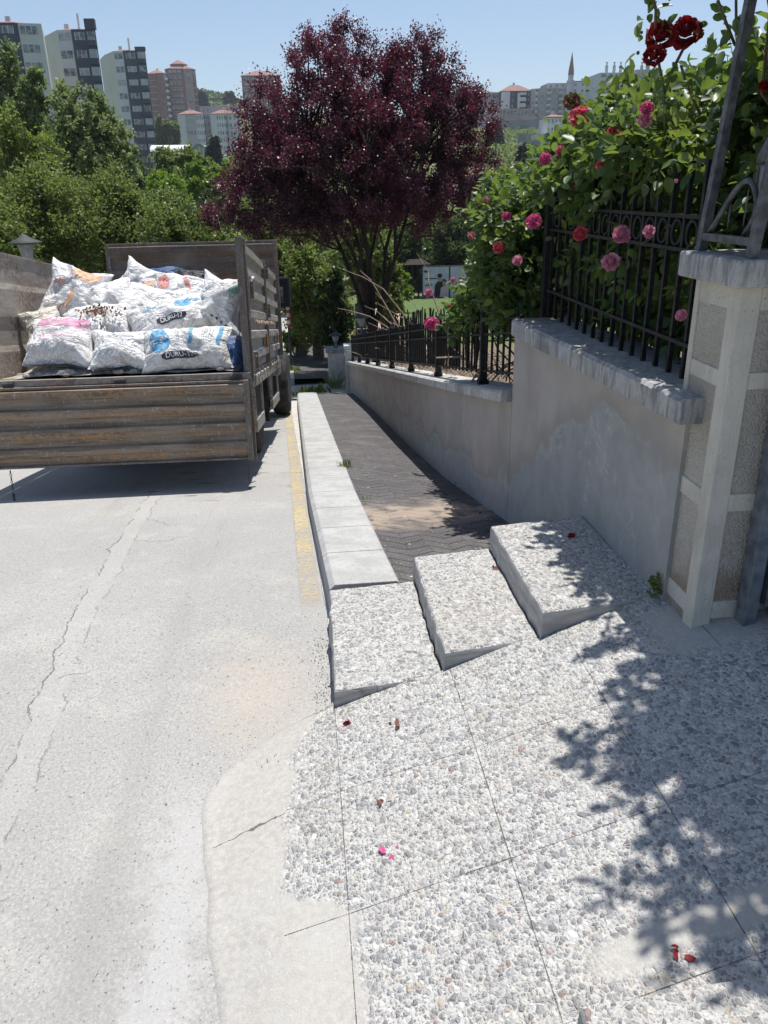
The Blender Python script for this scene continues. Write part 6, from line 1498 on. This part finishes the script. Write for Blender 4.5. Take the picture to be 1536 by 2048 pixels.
for i, (par, px, py, y, rpx, mt, lb, kw) in enumerate([
    (rb3, 1322, 66, 2.50, 27, 'red_petal', 'deep red rose, upper left of the cluster of three', {}), (rb3, 1372, 58, 2.50, 25, 'red_petal', 'deep red rose, right one of the cluster of three', {}), (rb3, 1308, 108, 2.48, 25, 'red_petal', 'deep red rose, lowest of the cluster of three', {}),
    (rb1, 1158, 230, 3.55, 17, 'coral_petal', 'coral pink rose at the top left of the bush', {}), (rb1, 1143, 200, 3.6, 15, 'dry_petal', 'withered brown-red rose above the coral one', {}), (rb1, 1293, 214, 3.0, 16, 'pink_petal', 'magenta rose on top under the red cluster', {}), (rb1, 1290, 238, 3.0, 12, 'pale_petal', None, {}),
    (rb2, 1090, 316, 4.9, 13, 'pink_petal', 'pink rose on the left shoulder of the hedge', {}), (rb2, 968, 406, 5.3, 15, 'pink_petal', 'bright pink rose, leftmost on the lower bush', {}), (rb2, 1066, 441, 4.4, 13, 'pink_petal', None, {}), (rb2, 996, 494, 4.7, 14, 'coral_petal', 'dusky pink rose in the middle of the lower bush', {}),
    (rb1, 1160, 466, 3.2, 14, 'coral_petal', None, {}), (rb1, 1244, 466, 2.85, 16, 'pale_petal', 'pale pink rose between two pickets', {}), (rb1, 1298, 462, 2.7, 15, 'pale_petal', None, {}), (rb1, 1222, 522, 2.85, 16, 'pale_petal', None, {}), (rb1, 1362, 630, 2.5, 12, 'pale_petal', 'pink rose low behind the railing beside the pillar', {}),
    (rb2, 856, 585, 5.5, 11, 'pale_petal', 'pale pink rose at the lower left tip of the bush', {}), (rb2, 862, 645, 5.2, 12, 'pink_petal', 'bright pink rose hanging lowest on the left', {}), (rb1, 1150, 372, 3.4, 6, 'pink_petal', 'small pink bud in the middle of the leaves', {'bud': True}),
    (rb2, 1012, 432, 4.9, 10, 'pink_petal', None, {}), (rb2, 1035, 520, 4.9, 9, 'pale_petal', None, {}), (rb2, 942, 470, 5.2, 9, 'pink_petal', None, {}), (rb1, 1120, 300, 3.5, 10, 'pink_petal', None, {}), (rb1, 1200, 330, 3.2, 8, 'coral_petal', None, {}), (rb2, 905, 560, 5.2, 8, 'pale_petal', None, {}), (rb1, 1225, 262, 3.2, 10, 'coral_petal', None, {}), (rb1, 1353, 362, 2.6, 8, 'pale_petal', None, {'bud': True}), (rb2, 920, 556, 5.2, 7, 'coral_petal', None, {'bud': True}), (rb2, 898, 612, 5.1, 6, 'coral_petal', None, {'bud': True}), (rb3, 1530, 170, 2.3, 12, 'red_petal', None, {}), (rb3, 1352, 255, 2.6, 9, 'dry_petal', None, {'bud': True}), (rb1, 1245, 268, 2.9, 9, 'coral_petal', None, {'bud': True}), (rb3, 1283, 65, 2.5, 7, 'rose_leaf', 'closed green bud left of the red roses', {'bud': True}), (rb3, 1276, 106, 2.5, 6, 'rose_leaf', None, {'bud': True}), (rb3, 1405, 68, 2.5, 7, 'rose_leaf', None, {'bud': True})]):
    if par is not rb3:
        q = P(px, py, 1.0); y = (1.085 if par is rb1 else (.99 if px > 1000 else .90 + .06 * (px - 850) / 150)) / q.x
    rose(par, P(px, py, y), rpx / FPX * y * (1.05 + .2 * math.sin(i * 2.3)), mt, 200 + i, label=lb, **kw)
rg = np.random.default_rng(77)
lp = [np.array(P(px, py, 2.5)) for px, py in ((1330, 30), (1320, 20), (1340, 45), (1300, 10), (1345, 165), (1365, 140), (1310, 150), (1352, 190), (1375, 180), (1395, 150), (1400, 60), (1285, 60), (1320, 210), (1342, 225), (1440, 20), (1455, 60), (1430, 100))]
lp = np.repeat(np.array(lp), 3, axis=0) + rg.normal(size=(len(lp) * 3, 3)) * .012
leaves('foliage', lp, rg.normal(size=lp.shape) + [0, 0, .2], .040, .6, 'rose_leaf', rb3, 'oval', rg)
# ------------------------------------------------------------------ summer haze
hz = MB(); hz.box(-1210, 1210, -45, 1420, -12, 128); g = G('haze'); vp = g.t.nodes.new('ShaderNodeVolumePrincipled')
vp.inputs['Color'].default_value = (.78, .87, 1, 1); vp.inputs['Density'].default_value = 0.00018; vp.inputs['Anisotropy'].default_value = .2
g.t.nodes.remove(g.b); g.t.links.new(vp.outputs[0], g.out.inputs['Volume']); M['haze'] = g.m
hz.build('haze', 'haze', kind='stuff', label='thin bluish summer haze over the valley', cat='haze')
